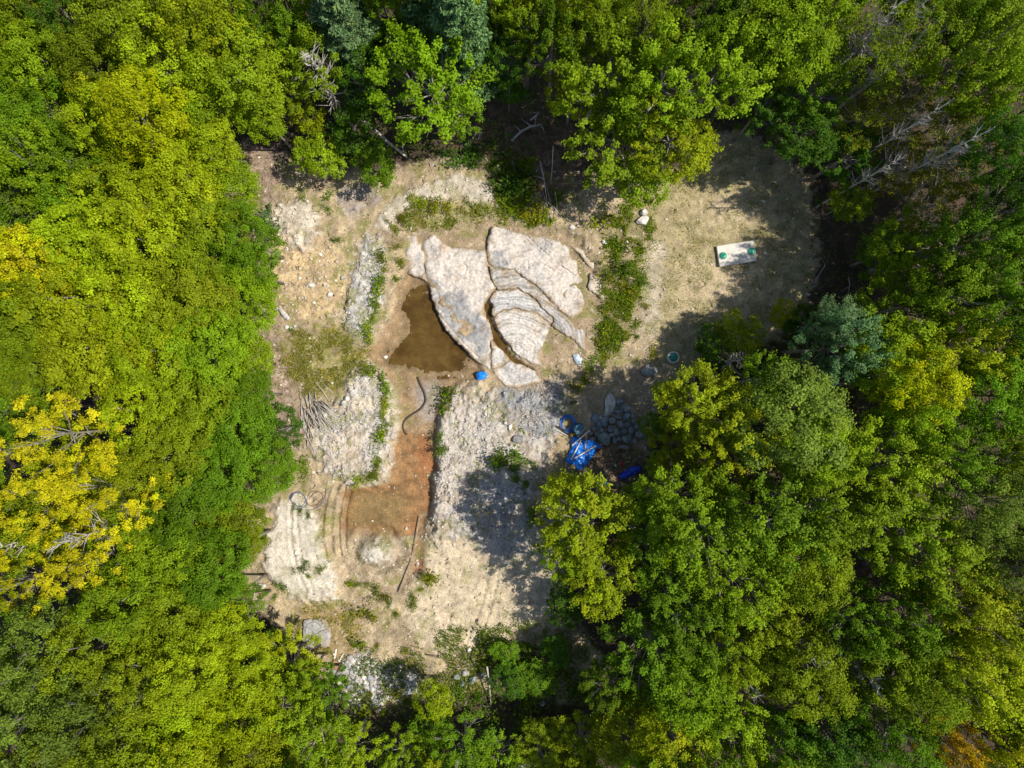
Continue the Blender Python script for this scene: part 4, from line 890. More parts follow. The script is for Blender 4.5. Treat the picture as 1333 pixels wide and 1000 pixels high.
low_weed = region([(560, 820), (640, 815), (720, 800), (800, 880), (780, 920), (640, 905), (470, 930), (430, 900), (470, 860), (540, 850)], 5)
leafy('low_weeds', sample(patchy(low_weed, 1.1, .42, .6, 305), 13000, g9), .35, (.09, .2), (.15, .22, .015), .1, 315, 'low green weeds along the shaded lower edge of the sand', 'weeds', aspect=.5)
forest = np.clip(1 - R['clear'] * 1.2, 0, 1)
leafy('undergrowth', sample(patchy(forest, 1.4, .36, .56, 306), 60000, g9, (-40, 40, -31, 31)), 1.5, (.14, .30), (.09, .165, .012), .0, 316, 'dark green undergrowth on the forest floor', 'undergrowth', aspect=.6)
litter_m = np.clip(forest + R['leafy'] + R['leafy2'] * .8 + R['shade_soil'] + R['debris'], 0, 1)
leafy('leaf_litter', sample(litter_m, 16000, g9), .03, (.05, .12), (.13, .085, .05), .0, 317, 'brown fallen leaves covering the forest floor', 'leaf litter', aspect=.7, up=2.0, zbase=.01)

leafy('twigs', sample(np.clip(R['clear'] * .5 * dry + .5 * litter_m, 0, 1), 1600, g9), .04, (.15, .6), (.22, .17, .12), .0, 318, 'small fallen twigs strewn over the ground', 'twigs', aspect=.07, up=2.5, zbase=.02)
# ------------------------------------------------------------------ single plants
def plant_mesh(seed, r, h, n, leaf):
    g = np.random.default_rng(seed); k = g.integers(4, 8); tips = np.stack([g.normal(size=k) * r * .5, g.normal(size=k) * r * .5, g.uniform(.5, 1, k) * h], -1)
    j = g.integers(0, k, n); t = g.random((n, 1)) ** .6; c = tips[j] * t + g.normal(size=(n, 3)) * np.array([r * .24, r * .24, h * .12]); c[:, 2] = np.abs(c[:, 2]) + .03
    nr = g.normal(size=(n, 3)) * .5 + np.array([0, 0, .8])
    cr = leaves_mesh('foliage', c, nr, leaf * g.uniform(.7, 1.3, n), tips[j, 0] * 0 + g.random(k)[j], g.random(n), g.random(k)[j], aspect=.55, seed=seed); cr.materials.append(M_leaf)
    mb = MB()
    for q in tips: mb.tube([(0, 0, -.05), tuple(q * .5 + np.array([0, 0, .05])), tuple(q)], [.018, .012, .005], 4, False)
    me = bpy.data.meshes.new('stem'); me.from_pydata(mb.v, [], mb.f); me.update(); me.materials.append(M_oldwood)
    return cr, me
PL = [plant_mesh(1000 + i, .62, .5, 125 + 15 * i, .125) for i in range(7)]
def plant(u, v, r, pal, label, i):
    cr, st = PL[i % 7]; p = on(u, v); o = empty('weed_plant', p, rng.uniform(0, 6.28)); sc = r * S / .5; o.scale = (sc, sc, sc * rng.uniform(.8, 1.2))
    link('stem', st, o); c = link('foliage', cr, o); b = .78 + rng.normal() * .14; q, a, _ = PAL[pal]; c.color = (q[0] * b * rng.uniform(.85, 1.25), q[1] * b, q[2] * b, a)
    return tag(o, label, 'plant', 'weed plants on the bare ground')
def row(pts, pal, label, r=9):
    for i, (u, v) in enumerate(pts): plant(u + rng.uniform(-2.5, 2.5), v + rng.uniform(-3, 3), r * rng.choice([.55, .75, .9, 1.1, 1.45]), pal, label, int(rng.integers(0, 7)))
row([(497, 338), (498, 350), (496, 362), (492, 376), (490, 390), (488, 402), (484, 414), (482, 426), (480, 438)], 'lg', 'green weed in the row along the grey gravel bank')
row([(500, 500), (503, 509), (503, 520), (502, 531), (502, 543), (503, 553), (501, 563)], 'lg', 'green weed in the row between rubble mound and brown trench')
row([(491, 599), (490, 609), (486, 618), (478, 623), (469, 626)], 'lg', 'bright green weed along the rim above the rust-brown pit')
row([(478, 478), (488, 480), (515, 300), (518, 320), (520, 345), (515, 365), (520, 285), (505, 290)], 'ol', 'weed beside the brown mud and track', 8)
row([(580, 512), (584, 520), (578, 530), (576, 566), (574, 588)], 'gr', 'dark green weed on the steep bank above the trench', 9)
row([(655, 541), (676, 557), (682, 562)], 'yg', 'tiny weed on the dark gravel', 4)
row([(645, 600), (652, 595), (670, 594), (690, 600), (676, 625), (684, 630), (694, 664), (668, 610)], 'gr', 'green weed on the rubble ridge before the blue tarp', 10)
row([(455, 760), (465, 764), (478, 762), (489, 768), (500, 776), (508, 788), (514, 796), (484, 804), (474, 800), (536, 788), (538, 780), (556, 752), (562, 745), (548, 766), (484, 846), (492, 842), (526, 845), (470, 845)], 'ol', 'olive weed on the pale sand below the pit', 9)
row([(398, 606), (382, 432), (430, 256), (427, 272), (440, 312), (395, 256), (345, 700), (340, 695), (395, 738), (405, 748), (390, 666), (400, 672), (382, 660), (398, 729), (418, 744), (365, 765), (360, 775)], 'gr', 'single green weed on open sand', 8)
strip = [(787, 318), (800, 312), (812, 322), (806, 335), (816, 340), (798, 348), (812, 356), (794, 364), (804, 372), (817, 374), (800, 388), (812, 394), (796, 402), (806, 412), (790, 420), (788, 438), (798, 446), (780, 455), (770, 470), (785, 470),
     (838, 362), (840, 400), (828, 440), (850, 462), (765, 483), (760, 495), (745, 520), (750, 505)]
row(strip[::2], 'gr', 'leafy green weed in the strip between banded outcrop and tank field', 9)
row(strip[1::2], 'ol', 'olive weed in the strip between banded outcrop and tank field', 8)
row([(672, 276), (684, 282), (696, 278), (662, 268), (678, 268), (704, 288), (714, 292), (700, 270), (545, 262), (552, 268), (566, 270), (580, 268), (534, 258), (790, 282), (776, 290)], 'yg', 'yellow-green weed above the banded outcrop', 10)
row([(645, 215), (655, 228), (668, 222), (676, 238), (664, 246), (650, 250), (682, 250), (690, 236), (640, 238), (600, 212), (585, 206), (610, 200), (622, 214), (660, 205), (640, 192)], 'dg', 'dark green weed in the shade by the dead logs', 13)
row([(640, 845), (652, 836), (668, 842), (682, 838), (630, 862), (648, 868), (664, 862), (690, 858), (706, 866), (676, 880), (640, 900), (620, 905), (600, 902), (740, 880), (750, 900), (715, 900), (690, 905)], 'gr', 'green weed at the shaded lower end of the sand', 14)
row([(760, 905), (500, 895), (515, 905), (530, 915), (480, 905), (545, 930), (500, 930), (520, 945), (470, 935), (700, 935), (720, 945), (740, 935), (680, 945), (770, 945), (640, 940)], 'ol', 'olive weed among the shards at the forest edge', 13)
row([(345, 285), (350, 295), (352, 310), (350, 275)], 'bl', 'blue-green bush leaning from the forest over the sandy slope', 14)

# ------------------------------------------------------------------ boulders
def boulder_mesh(seed, cuts=14):
    """a convex stone: sphere cut by random planes"""
    g = np.random.default_rng(seed)
    import bmesh
    bm = bmesh.new(); bmesh.ops.create_icosphere(bm, subdivisions=3, radius=1.0)
    pl = g.normal(size=(cuts, 3)); pl /= np.linalg.norm(pl, axis=1, keepdims=True); dd = g.uniform(.58, .92, cuts)
    for v in bm.verts:
        c = np.array(v.co)
        for n_, d_ in zip(pl, dd):
            t = c @ n_ - d_
            if t > 0: c = c - n_ * t * .92
        c += g.normal(size=3) * .012
        v.co = c
    bmesh.ops.dissolve_limit(bm, angle_limit=math.radians(7), verts=bm.verts, edges=bm.edges)
    me = bpy.data.meshes.new('boulder'); bm.to_mesh(me); bm.free(); return me
BM = [boulder_mesh(1100 + i) for i in range(9)]
def stone_mat(name, a, b): return slab_mat(name, a, b, patch=.5, pscale=2.2)
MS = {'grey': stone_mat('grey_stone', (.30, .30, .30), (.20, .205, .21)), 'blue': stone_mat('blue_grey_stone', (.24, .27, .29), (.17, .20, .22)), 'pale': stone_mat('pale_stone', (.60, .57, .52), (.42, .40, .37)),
      'green': stone_mat('green_grey_stone', (.25, .30, .28), (.19, .23, .22)), 'tan': stone_mat('tan_boulder', (.56, .49, .40), (.45, .39, .32)), 'white': stone_mat('white_stone', (.74, .70, .63), (.58, .54, .48))}
BMAT = {}
def boulder(u, v, w, l, h, ang, mat, label, k, group=None, dz=0.0):
    """w, l in photo px, h in metres"""
    key = (k % 9, mat)
    if key not in BMAT:
        m = BM[k % 9].copy(); m.materials.append(MS[mat]); BMAT[key] = m
    p = on(u, v, dz); o = link('boulder', BMAT[key]); o.location = (p.x, p.y, p.z + h * .28); o.rotation_euler = (0, 0, math.radians(ang)); o.scale = (w * S * .56, l * S * .56, h * .62)
    return tag(o, label, 'stone', group)
def Q(a, b): return 700 + a * .12, 500 + b * .12
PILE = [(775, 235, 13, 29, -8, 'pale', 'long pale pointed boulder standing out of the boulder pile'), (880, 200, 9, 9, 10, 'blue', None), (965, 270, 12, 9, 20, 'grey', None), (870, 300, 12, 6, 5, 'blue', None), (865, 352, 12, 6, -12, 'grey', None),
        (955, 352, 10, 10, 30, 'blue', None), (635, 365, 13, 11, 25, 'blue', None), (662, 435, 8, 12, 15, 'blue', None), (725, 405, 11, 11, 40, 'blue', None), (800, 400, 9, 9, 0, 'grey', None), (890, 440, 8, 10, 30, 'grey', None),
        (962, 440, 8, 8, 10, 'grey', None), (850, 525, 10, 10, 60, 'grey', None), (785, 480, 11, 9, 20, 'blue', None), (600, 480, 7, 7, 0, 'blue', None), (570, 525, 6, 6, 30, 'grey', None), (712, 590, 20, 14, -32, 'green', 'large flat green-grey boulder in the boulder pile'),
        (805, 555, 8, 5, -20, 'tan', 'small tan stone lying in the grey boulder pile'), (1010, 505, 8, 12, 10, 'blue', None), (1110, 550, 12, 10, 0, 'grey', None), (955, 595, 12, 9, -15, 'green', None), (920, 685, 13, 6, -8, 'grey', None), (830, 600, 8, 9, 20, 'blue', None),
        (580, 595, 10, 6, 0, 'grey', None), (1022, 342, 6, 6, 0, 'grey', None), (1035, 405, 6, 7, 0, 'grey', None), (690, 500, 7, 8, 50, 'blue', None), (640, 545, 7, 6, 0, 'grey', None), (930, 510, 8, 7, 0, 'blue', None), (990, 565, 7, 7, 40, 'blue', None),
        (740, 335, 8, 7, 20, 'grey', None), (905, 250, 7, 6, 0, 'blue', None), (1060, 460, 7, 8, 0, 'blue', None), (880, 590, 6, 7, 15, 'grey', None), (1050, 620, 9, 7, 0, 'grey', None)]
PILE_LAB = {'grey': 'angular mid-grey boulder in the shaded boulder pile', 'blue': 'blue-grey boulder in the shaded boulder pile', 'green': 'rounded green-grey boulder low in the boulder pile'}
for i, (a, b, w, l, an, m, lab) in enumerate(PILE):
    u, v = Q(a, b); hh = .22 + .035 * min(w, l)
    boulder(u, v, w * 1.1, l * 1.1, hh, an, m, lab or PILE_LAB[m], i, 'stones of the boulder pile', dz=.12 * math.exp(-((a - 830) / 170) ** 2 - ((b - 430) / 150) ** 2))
for i, (u, v, w, l, h, an, m, lab) in enumerate([
    (836, 288, 16, 13, .55, 15, 'white', 'larger of two white boulders beside the green weed strip'), (838, 277, 13, 10, .5, -20, 'pale', 'smaller pale boulder touching the larger white one'), (787, 316, 9, 6, .25, -40, 'white', 'small cream stone behind the banded outcrop'),
    (845, 482, 22, 15, .6, 15, 'grey', 'broad flat grey boulder beside the round concrete riser'), (371, 410, 8, 22, .35, 38, 'pale', 'long pale stone half buried at the foot of the sandy slope'), (353, 369, 10, 9, .4, 0, 'pale', 'grey stone at the forest edge of the sandy slope'),
    (347, 384, 8, 9, .35, 0, 'pale', 'smaller pale stone at the forest edge below the grey one'), (341, 763, 11, 7, .35, 20, 'white', 'white stone in the weeds below the white sand bank'), (675, 572, 14, 12, .3, 10, 'grey', 'flat grey stone on the ridge above the weeds'),
    (664, 556, 5, 9, .25, -15, 'white', 'narrow white stone on the edge of the dark gravel'), (611, 845, 7, 7, .4, 0, 'white', 'round white stone in the weeds at the lower edge of the sand'), (706, 915, 8, 7, .4, 0, 'pale', 'round pale stone in the dark weeds'),
    (406, 294 + 77, 9, 7, .3, 0, 'white', 'bright stone low on the sandy slope'), (430, 384, 8, 6, .3, 30, 'white', 'flat bright stone beside the grey gravel bank'), (447, 362, 7, 6, .3, 0, 'tan', 'tan stone beside the grey gravel bank'),
    (380, 427, 6, 5, .2, 0, 'white', 'white stone at the top of the olive weeds'), (373, 426, 6, 5, .2, 0, 'white', 'white stone next to another at the top of the olive weeds'), (384, 425, 5, 5, .2, 0, 'pale', 'small stone in the trio above the olive weeds'),
    (502, 465, 6, 5, .2, 0, 'white', 'white stone on the shore of the brown puddle'), (529, 688, 5, 5, .2, 0, 'tan', 'tan stone on the rust-brown mud'), (509, 730, 6, 5, .2, 0, 'tan', 'tan stone beside the white lump in the pit'), (745, 296, 8, 7, .3, 0, 'white', 'white stone in the soil behind the banded outcrop'),
    (595, 880, 12, 9, .5, 20, 'grey', 'grey boulder in the dark rubble heap, flattest'), (606, 876, 10, 8, .45, -15, 'pale', 'pale boulder in the dark rubble heap'), (616, 884, 12, 9, .5, 35, 'blue', 'blue-grey boulder in the dark rubble heap'),
    (628, 878, 11, 8, .45, 0, 'grey', 'grey boulder at the end of the dark rubble heap'), (602, 889, 9, 7, .4, 60, 'blue', 'small blue-grey boulder under the dark rubble heap'),
    (446, 882, 10, 14, .4, 20, 'grey', 'grey shard at the upper end of the broken rock strip'), (456, 893, 12, 9, .4, 50, 'grey', 'broad grey shard in the broken rock strip'), (450, 905, 13, 8, .4, 10, 'blue', 'blue-grey shard in the broken rock strip'),
    (716, 660, 10, 14, .5, 10, 'blue', 'dark stone under the golden tree beside the sand'), (712, 678, 9, 8, .45, 40, 'grey', 'grey stone under the golden tree beside the sand'), (448, 525, 8, 7, .35, 20, 'pale', 'pale block at the top of the grey brush pile'), (452, 519, 7, 6, .35, 60, 'white', 'white block beside the grey brush pile')]):
    boulder(u, v, w, l, h, an, m, lab, i + 3)

# ------------------------------------------------------------------ concrete tank with two green lids
M_conc = plain('concrete', (.62, .58, .52), .85, .18, 1.6, .3, 30)
M_greenlid = plain('green_plastic', (.012, .26, .16), .35, .1, 4, .05, 20, spec=.5)
tp = on(957.5, 331); tank = empty('septic_tank', (tp.x, tp.y, hz(tp.x, tp.y)), math.radians(9)); tag(tank, 'pale concrete tank top with two round green lids', 'tank')
mb = MB(); mb.box(0, 0, .06, 2.92, 1.62, .5); mb.build('tank_top', M_conc, tank, bevel=.03)
def lid(x, y, parent, z=.31, r=.27, mat=None):
    mb = MB(); mb.lathe([(r * 1.22, 0), (r * 1.22, .035), (r * 1.12, .05)], 28, (x, y, z)); c = mb.build('riser_collar', M_conc, parent, True)
    mb = MB(); mb.lathe([(r, .03), (r, .09), (r * .9, .12), (r * .5, .155), (r * .12, .165), (r * .1, .18), (0.01, .182)], 28, (x, y, z)); l_ = mb.build('lid', M_greenlid, parent, True)
    mb = MB()
    for k in range(8):
        a = k * math.pi / 4; mb.box(x + math.cos(a) * r * .62, y + math.sin(a) * r * .62, z + .142, r * .45, .018, .02, Matrix.Rotation(a, 3, 'Z'))
    mb.build('rib', M_greenlid, l_)
lid(-1.08, -.02, tank); lid(1.14, -.02, tank)
rp = on(875, 465.5); riser = empty('concrete_riser', rp); tag(riser, 'round concrete riser with a green lid beside the flat grey boulder', 'riser')
mb = MB(); mb.lathe([(.46, -.3), (.46, .46), (.44, .5), (.36, .5), (.35, .44), (.3, .44)], 32); mb.build('concrete_ring', M_conc, riser, True)
mb = MB(); mb.lathe([(.335, .44), (.335, .5), (.3, .535), (.12, .57), (.01, .575)], 28); mb.build('lid', plain('dull_green_plastic', (.03, .20, .16), .45, .15, 5, .05), riser, True)

# ------------------------------------------------------------------ blue tarps, hose, barrel, poles
def tarp(name, poly, label, col, hump=.25, seed=0, cat='tarp', rough=.3, zoff=.03, amp=.17):
    pl = catmull(poly, 1.5, .8, seed); us = [p[0] for p in pl]; vv = [p[1] for p in pl]
    U, V = np.meshgrid(np.arange(min(us), max(us), 1.0), np.arange(min(vv), max(vv), 1.0)); ok = inpoly(U, V, pl) & (dist_to_poly(U, V, pl) > .4); U = U[ok]; V = V[ok]
    co, ed, fa, *_ = delaunay_2d_cdt([Vector((a, b)) for a, b in zip(list(us) + list(U), list(vv) + list(V))], [], [list(range(len(pl)))], 1, 1e-4)
    cu = np.array([c.x for c in co]); cv = np.array([c.y for c in co]); d = dist_to_poly(cu, cv, pl); x = gx(cu); y = gy(cv)
    z = hz_arr(x, y) * .0 + np.median(hz_arr(x, y)) + zoff + hump * (1 - np.exp(-d / 4))
    w = 1 - np.abs(2 * fbm(x / .55 + 3, y / .4, seed + 60, 3) - 1); z = z + amp * 1.6 * (w - .7) + amp * .8 * (1 - np.abs(2 * fbm((x + y) / .3, (x - y) / .8, seed + 61, 3) - 1) - .7)
    k = (CAMH - z) / CAMH
    me = bpy.data.meshes.new(name); me.from_pydata([tuple(p) for p in np.stack([x * k, y * k, z], -1)], [], [tuple(f) for f in fa]); me.update()
    o = link(name, me, None, plain(name + '_cloth', col, rough, .15, 3, .15, 12, spec=.5)); me.polygons.foreach_set('use_smooth', np.ones(len(me.polygons), bool))
    md = o.modifiers.new('thick', 'SOLIDIFY'); md.thickness = .05; md.offset = -1
    return tag(o, label, cat)
def Qp(pts): return [Q(a, b) for a, b in pts]
tarp('blue_tarp', Qp([(370, 560), (450, 580), (520, 610), (600, 620), (690, 665), (700, 690), (640, 700), (610, 760), (560, 840), (520, 880), (470, 930), (430, 915), (400, 870), (340, 860), (300, 820), (340, 790), (365, 700)]), 'bright blue crumpled tarp under pale poles', (.012, .16, .62), .4, 1)
tarp('blue_tarp', Qp([(880, 1000), (940, 950), (1000, 905), (1060, 890), (1110, 890), (1120, 930), (1060, 970), (1010, 1010), (950, 1030), (890, 1025)]), 'dark blue rolled tarp bundle under the forest edge', (.010, .045, .48), .45, 2)
tarp('blue_bag', [(620, 486), (625, 483), (631, 484), (634, 488), (633, 493), (628, 495), (621, 494)], 'small bright blue crumpled bag on the mud below the cream slab', (.015, .22, .75), .35, 3, 'bag', amp=.06)
tarp('white_bag', [(746, 462), (752, 460), (757, 466), (757, 473), (751, 474), (748, 469)], 'small white and pale blue bag beside the banded outcrop', (.50, .58, .66), .25, 4, 'bag', amp=.06)
tarp('teal_scrap', [(776, 628), (785, 624), (792, 627), (793, 634), (784, 637)], 'scrap of teal tarp under the golden tree', (.02, .25, .42), .2, 5, 'tarp', amp=.05)
tarp('pale_scrap', [(668, 897), (673, 896), (675, 902), (671, 905), (667, 902)], 'pale blue scrap lying in the dark weeds', (.45, .58, .70), .12, 6, 'litter', amp=.04)
M_bluehose = plain('blue_pipe', (.015, .12, .42), .35, .15, 6, .05, spec=.5); M_black = plain('black_rubber', (.025, .025, .027), .5, .2, 8, .05); M_pvc = plain('pale_pole', (.68, .64, .58), .5, .15, 5, .1); M_wood = plain('sawn_wood', (.46, .33, .20), .8, .25, 8, .2)
hc_ = Vector((*PX(*Q(325, 435), .1), 0)); hzz = hz(hc_.x, hc_.y)
pts = [hc_ + Vector(((.62 + .07 * math.sin(t * .37) - .012 * t * .4) * math.cos(t) * 1.0, (.62 + .07 * math.sin(t * .37) - .005 * t) * math.sin(t) * 1.12, hzz + .06 + .018 * t * .5 + .02 * math.sin(t * 2.3))) for t in np.linspace(0, 6.283 * 5, 170)]
mb = MB(); mb.tube(pts, .045, 7); tag(mb.build('coiled_pipe', M_bluehose, None, True), 'coil of blue water pipe beside the blue barrel', 'pipe')
bp_ = Vector((*PX(*Q(435, 475), .4), 0)); bz = hz(bp_.x, bp_.y); bar = empty('barrel', (bp_.x, bp_.y, bz)); bar.rotation_euler = (math.radians(8), math.radians(6), 0); tag(bar, 'dark blue plastic barrel standing beside the pipe coil', 'barrel')
mb = MB(); mb.lathe([(.38, 0), (.41, .05), (.42, .3), (.435, .32), (.42, .34), (.42, .6), (.435, .62), (.42, .64), (.41, .84), (.385, .88)], 32); mb.build('barrel_body', plain('barrel_plastic', (.02, .10, .20), .35, .1, 4, .04, spec=.5), bar, True)
mb = MB(); mb.lathe([(.40, .86), (.405, .90), (.37, .905), (.36, .885), (.05, .89)], 32); mb.build('barrel_lid', plain('barrel_lid_plastic', (.05, .16, .24), .35, .15, 4, .05, spec=.5), bar, True)
for sx in (-.2, .2):
    mb = MB(); mb.lathe([(.05, .88), (.05, .915), (.04, .92), (.005, .92)], 14, (sx, .05, 0)); mb.build('bung', M_black, bar, True)
def pole(a, b, z0, z1, r, mat, label, name='pole'):
    (u0, v0), (u1, v1) = a, b; p = on(u0, v0); q = on(u1, v1); mb = MB(); mid = (p + q) / 2
    mb.tube([(p.x, p.y, p.z + z0), (mid.x, mid.y, mid.z + (z0 + z1) / 2), (q.x, q.y, q.z + z1)], r, 8); return tag(mb.build(name, mat), label, 'pole')
pole(Q(358, 815), Q(465, 600), .42, .60, .05, M_pvc, 'pale pole on the blue tarp, steepest to the edge')
pole(Q(388, 800), Q(620, 665), .50, .62, .06, M_pvc, 'thick pale pole lying across the lower blue tarp')
pole(Q(503, 705), Q(522, 535), .62, .75, .045, M_wood, 'brown wooden pole from tarp to barrel')
pole(Q(368, 660), Q(552, 492), .55, .85, .045, M_pvc, 'pale pole crossing from tarp over to the barrel')
pole(Q(425, 565), Q(490, 480), .75, 1.0, .03, M_wood, 'thin brown stick leaning on the barrel')
pole(Q(195, 455), Q(345, 555), .08, .12, .06, M_black, 'black pipe beside the coil, outermost', 'pipe'); pole(Q(225, 460), Q(360, 545), .16, .2, .05, M_black, 'black pipe lying on the other black pipe', 'pipe'); pole(Q(200, 490), Q(330, 565), .1, .1, .03, M_pvc, 'thin white stick beside the black pipes')
def can(u, v, label, col, s=1.0):
    p = on(u, v); o = empty('fuel_can', p, rng.uniform(0, 3)); tag(o, label, 'can'); o.scale = (s, s, s)
    m = plain('can_plastic', col, .4, .1, 5, .05); mb = MB(); mb.box(0, 0, .17, .34, .22, .34); mb.build('can_body', m, o, bevel=.05)
    mb = MB(); mb.tube([(-.1, 0, .33), (-.08, 0, .42), (.06, 0, .42), (.08, 0, .33)], .022, 6); mb.build('handle', m, o, True)
    mb = MB(); mb.lathe([(.035, .33), (.035, .4), (.005, .4)], 12, (.13, .05, 0)); mb.build('cap', M_black, o)
can(*Q(368, 548), 'small yellow can at the corner of the blue tarp', (.62, .42, .01), 1.0); can(*Q(418, 522), 'small red can beside the yellow one', (.45, .04, .02), .8); can(*Q(912, 865), 'red can in the brown debris beside the rolled blue tarp', (.5, .03, .02), .9)

# ------------------------------------------------------------------ hoses and cables
def hose(name, px, r, mat, label, cat='hose', dz=.03, n=60):
    P_ = np.array(px, float); t = np.arange(len(P_)); tt = np.linspace(0, len(P_) - 1, n)
    def cr(c):
        out = []
        for q in tt:
            i = min(int(q), len(P_) - 2); f = q - i; p0 = c[max(i - 1, 0)]; p1 = c[i]; p2 = c[i + 1]; p3 = c[min(i + 2, len(c) - 1)]
            out.append(.5 * (2 * p1 + (p2 - p0) * f + (2 * p0 - 5 * p1 + 4 * p2 - p3) * f * f + (3 * p1 - p0 - 3 * p2 + p3) * f ** 3))
        return out
    us, vv = cr(P_[:, 0]), cr(P_[:, 1]); mb = MB(); mb.tube([on(a, b, dz + r) for a, b in zip(us, vv)], r, 6)
    return tag(mb.build(name, mat, None, True), label, cat)
hose('drain_hose', [(544, 491), (548, 501), (553, 512), (554, 523), (547, 533), (536, 540), (527, 548), (525, 557), (530, 566)], .075, plain('brown_black_pipe', (.075, .058, .04), .6, .2, 8, .05), 'dark S-shaped drain hose lying on the brown trench mud')
hose('cable', [(379, 650), (384, 641), (393, 642), (398, 650), (393, 659), (384, 657), (378, 649), (381, 643), (391, 641), (397, 647), (399, 657), (389, 663), (380, 662)], .03, plain('blue_cable', (.10, .12, .22), .5, .1, 6, 0), 'small loops of blue-grey cable on white sand', 'cable')
hose('cable', [(411, 639), (404, 641), (400, 649), (401, 656), (409, 659), (417, 653), (421, 646), (416, 640), (409, 642), (403, 650)], .028, plain('rust_cable', (.22, .10, .07), .6, .1, 6, 0), 'reddish wire loop beside the blue-grey cable', 'cable')
hose('cable', [(398, 664), (408, 663), (418, 656), (424, 645), (425, 636)], .03, plain('grey_cable', (.16, .17, .22), .5, .1, 6, 0), 'grey curved cable round the reddish wire loop', 'cable')
SL23 = .175
def flat_hose(px, z, r, label):
    mb = MB(); mb.tube([(*PX(u, v, z), z) for u, v in px], r, 6); return tag(mb.build('cable', M_black, None, True), label, 'cable')
flat_hose([(396, 838), (402, 833), (409, 828), (417, 822), (427, 819)], SL23, .018, 'black cable crossing the flat grey stone')
flat_hose([(408 + 11 * math.cos(a), 822 + 12 * math.sin(a)) for a in np.linspace(.3, 5.9, 26)], SL23, .014, 'round loop of thin black cable on the flat grey stone')

# ------------------------------------------------------------------ logs, planks, sticks
def log(px, r, mat, label, cat='log', name='log', dz=0.0, forks=0, z=None, taper=.6):
    pts = [on(u, v, dz + r * .8) for u, v in px]
    if z: pts = [Vector((*PX(u, v, hz(gx(u), gy(v)) + zz), hz(gx(u), gy(v)) + zz)) for (u, v), zz in zip(px, z)]
    k = len(pts); mb = MB(); mb.tube(pts, [r * (1 - (1 - taper) * i / (k - 1)) for i in range(k)], 8)
    for i in range(forks):
        a = pts[1 + i % (k - 1)]; d = Vector((rng.normal(), rng.normal(), .25)).normalized() * rng.uniform(.5, 1.1); mb.tube([a, a + d * .5 + Vector((0, 0, .04)), a + d], [r * .45, r * .3, r * .12], 5)
    return tag(mb.build(name, mat, None, True), label, cat)
log([(474, 158), (490, 172), (505, 185), (518, 195), (530, 205)], .15, M_birch, 'white birch log fallen out of the forest onto sand', z=[1.2, .9, .6, .35, .18])
log([(666, 184), (678, 172), (691, 165), (704, 163)], .12, M_dead, 'crooked grey dead log in the shaded top corner', forks=3)
log([(690, 157), (697, 152), (702, 147)], .09, M_birch, 'short pale branch above the crooked grey log', forks=2)
log([(622, 170), (616, 180), (610, 192)], .10, M_dead, 'grey dead limb beside the green tree base', forks=2)
log([(626, 172), (622, 184)], .08, M_dead, 'short grey limb next to the longer dead limb')
log([(588, 204), (600, 209), (610, 204)], .07, M_dead, 'weathered stick on the pale track top', forks=2); log([(590, 219), (598, 212), (603, 203)], .06, M_dead, 'thin stick crossing the weathered stick', forks=1); log([(632, 206), (640, 217)], .06, M_birch, 'pale short stick in the dark weeds')
log([(720, 190), (719, 215), (717, 240)], .05, M_dead, 'thin upright grey stem beside the tree base', z=[2.6, 1.2, .1]); log([(703, 210), (708, 232), (712, 262)], .05, M_dead, 'leaning grey stem among the dry stalks', z=[1.8, .8, .1], forks=2)
for i, (a, b) in enumerate([((706, 250), (714, 285)), ((712, 246), (718, 290)), ((700, 252), (706, 280)), ((722, 250), (724, 286)), ((709, 262), (728, 280))]):
    log([a, ((a[0] + b[0]) / 2 + 2, (a[1] + b[1]) / 2), b], .03, M_dead, 'dry grey stalk in the tangle behind the banded outcrop', 'stick', 'stick', dz=.15 + .04 * i)['group'] = 'dry stalks'
log([(546, 672), (543, 690), (540, 706)], .10, M_oldwood, 'upper wooden pole at the edge of the rust-brown pit', 'pole', 'wooden_pole', taper=.9)
log([(540, 708), (535, 730), (527, 750), (519, 771)], .10, M_oldwood, 'long lower wooden pole running out of the pit to the sand', 'pole', 'wooden_pole', taper=.7)
log([(327, 695), (325, 712), (323, 731)], .07, M_oldwood, 'thin brown pole along the forest edge by white sand', 'pole', 'wooden_pole'); log([(334, 757), (331, 775), (325, 800)], .10, M_dead, 'grey log in the dark corner below white sand')
log([(320, 808), (328, 797), (338, 795)], .08, M_dead, 'short grey log crossing under the forest edge')
log([(555, 852), (572, 856), (590, 862), (610, 864), (628, 866)], .07, M_oldwood, 'dark crooked branch lying at the lower edge of the sand', forks=3)
log([(634, 868), (637, 890), (639, 920)], .07, M_dead, 'pale leaning stem over the dark rubble heap', z=[2.2, 1.0, .1], forks=2); log([(355, 790), (362, 800), (372, 806)], .05, M_oldwood, 'brown stick in the dry weeds by the grey cable stone')
log([(700, 672), (712, 680), (722, 690)], .05, M_birch, 'thin white curved branch at the edge of the golden tree', forks=1); log([(836, 502), (848, 498), (856, 492)], .05, M_birch, 'thin white stick beside the flat grey boulder', forks=1)
log([(350, 583), (362, 590), (372, 592)], .08, M_birch, 'pale broken branch by the brush pile at the forest edge', forks=1); log([(1058, 372), (1066, 358), (1074, 345)], .05, M_dead, 'thin dead branch in the dark forest gap by the tank field', forks=2)
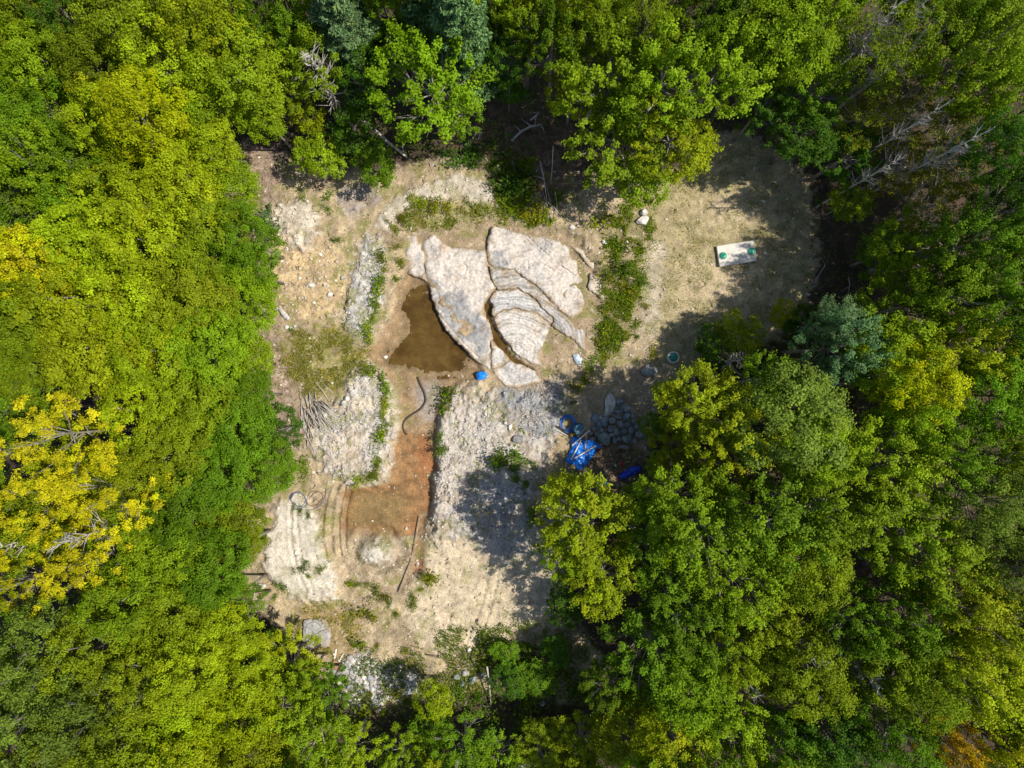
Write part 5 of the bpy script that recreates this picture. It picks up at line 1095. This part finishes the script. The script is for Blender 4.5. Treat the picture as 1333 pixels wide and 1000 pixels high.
log([(1104, 360), (1106, 372), (1103, 384)], .05, M_dead, 'pale twig on the dark forest floor by the tank field', forks=1)
log([(500, 186), (498, 205)], .06, M_dead, 'grey split stump piece beside the fallen birch log'); log([(523, 180), (525, 198)], .06, M_dead, 'dark split post at the end of the fallen birch log')
log([(428, 232), (440, 236), (450, 240)], .05, M_oldwood, 'dark twig under the lone bright young tree', forks=1)
log([(480, 868 - 20), (466, 858), (455, 852)], .05, M_dead, 'grey stick lying beside the flat grey stone', forks=1)
bpz = on(412, 543); brush = empty('brush_pile', bpz); tag(brush, 'heap of weathered grey sticks on the sand', 'brush pile')
for i in range(46):
    c = np.array([rng.normal() * .75, rng.normal() * .85]); a = math.radians(-62 + c[0] * 22 + rng.normal() * 14); l = rng.uniform(.5, 1.15); zz = .05 + rng.random() * .4 * math.exp(-c @ c / 1.2)
    d = np.array([math.cos(a), math.sin(a)]) * l; z0 = hz(bpz.x + c[0], bpz.y + c[1]) - bpz.z + zz; w = rng.normal() * .06
    mb = MB(); mb.tube([(c[0] - d[0], c[1] - d[1], z0 + w), (c[0] + rng.normal() * .05, c[1] + rng.normal() * .05, z0 + .03), (c[0] + d[0], c[1] + d[1], z0 - w)], [.05, .042, .025], 6); mb.build('stick', M_dead, brush, True)
# two boards lying by the forest edge
def board(u, v, l, w, ang, mat, label, tilt=0.0):
    p = on(u, v, .09); mb = MB(); mb.box(0, 0, 0, l, w, .035); o = mb.build('board', mat, bevel=.006); o.location = p; o.rotation_euler = (math.radians(tilt), math.radians(tilt * .6), math.radians(ang)); return tag(o, label, 'board')
board(440, 867, .95, .75, -25, plain('rusty_sheet', (.30, .17, .10), .8, .35, 3, .2), 'rust-brown board lying by the lower forest edge', 5); board(449, 872, .6, .5, 30, plain('grey_sheet', (.36, .34, .33), .8, .3, 3, .2), 'grey board overlapping the rust-brown board', -6)
board(437, 851, .8, .12, 80, M_pvc, 'narrow pale board upright of the rust-brown one', 3); board(445, 855, .6, .1, 60, M_pvc, 'short pale batten beside the rust-brown board', 3)
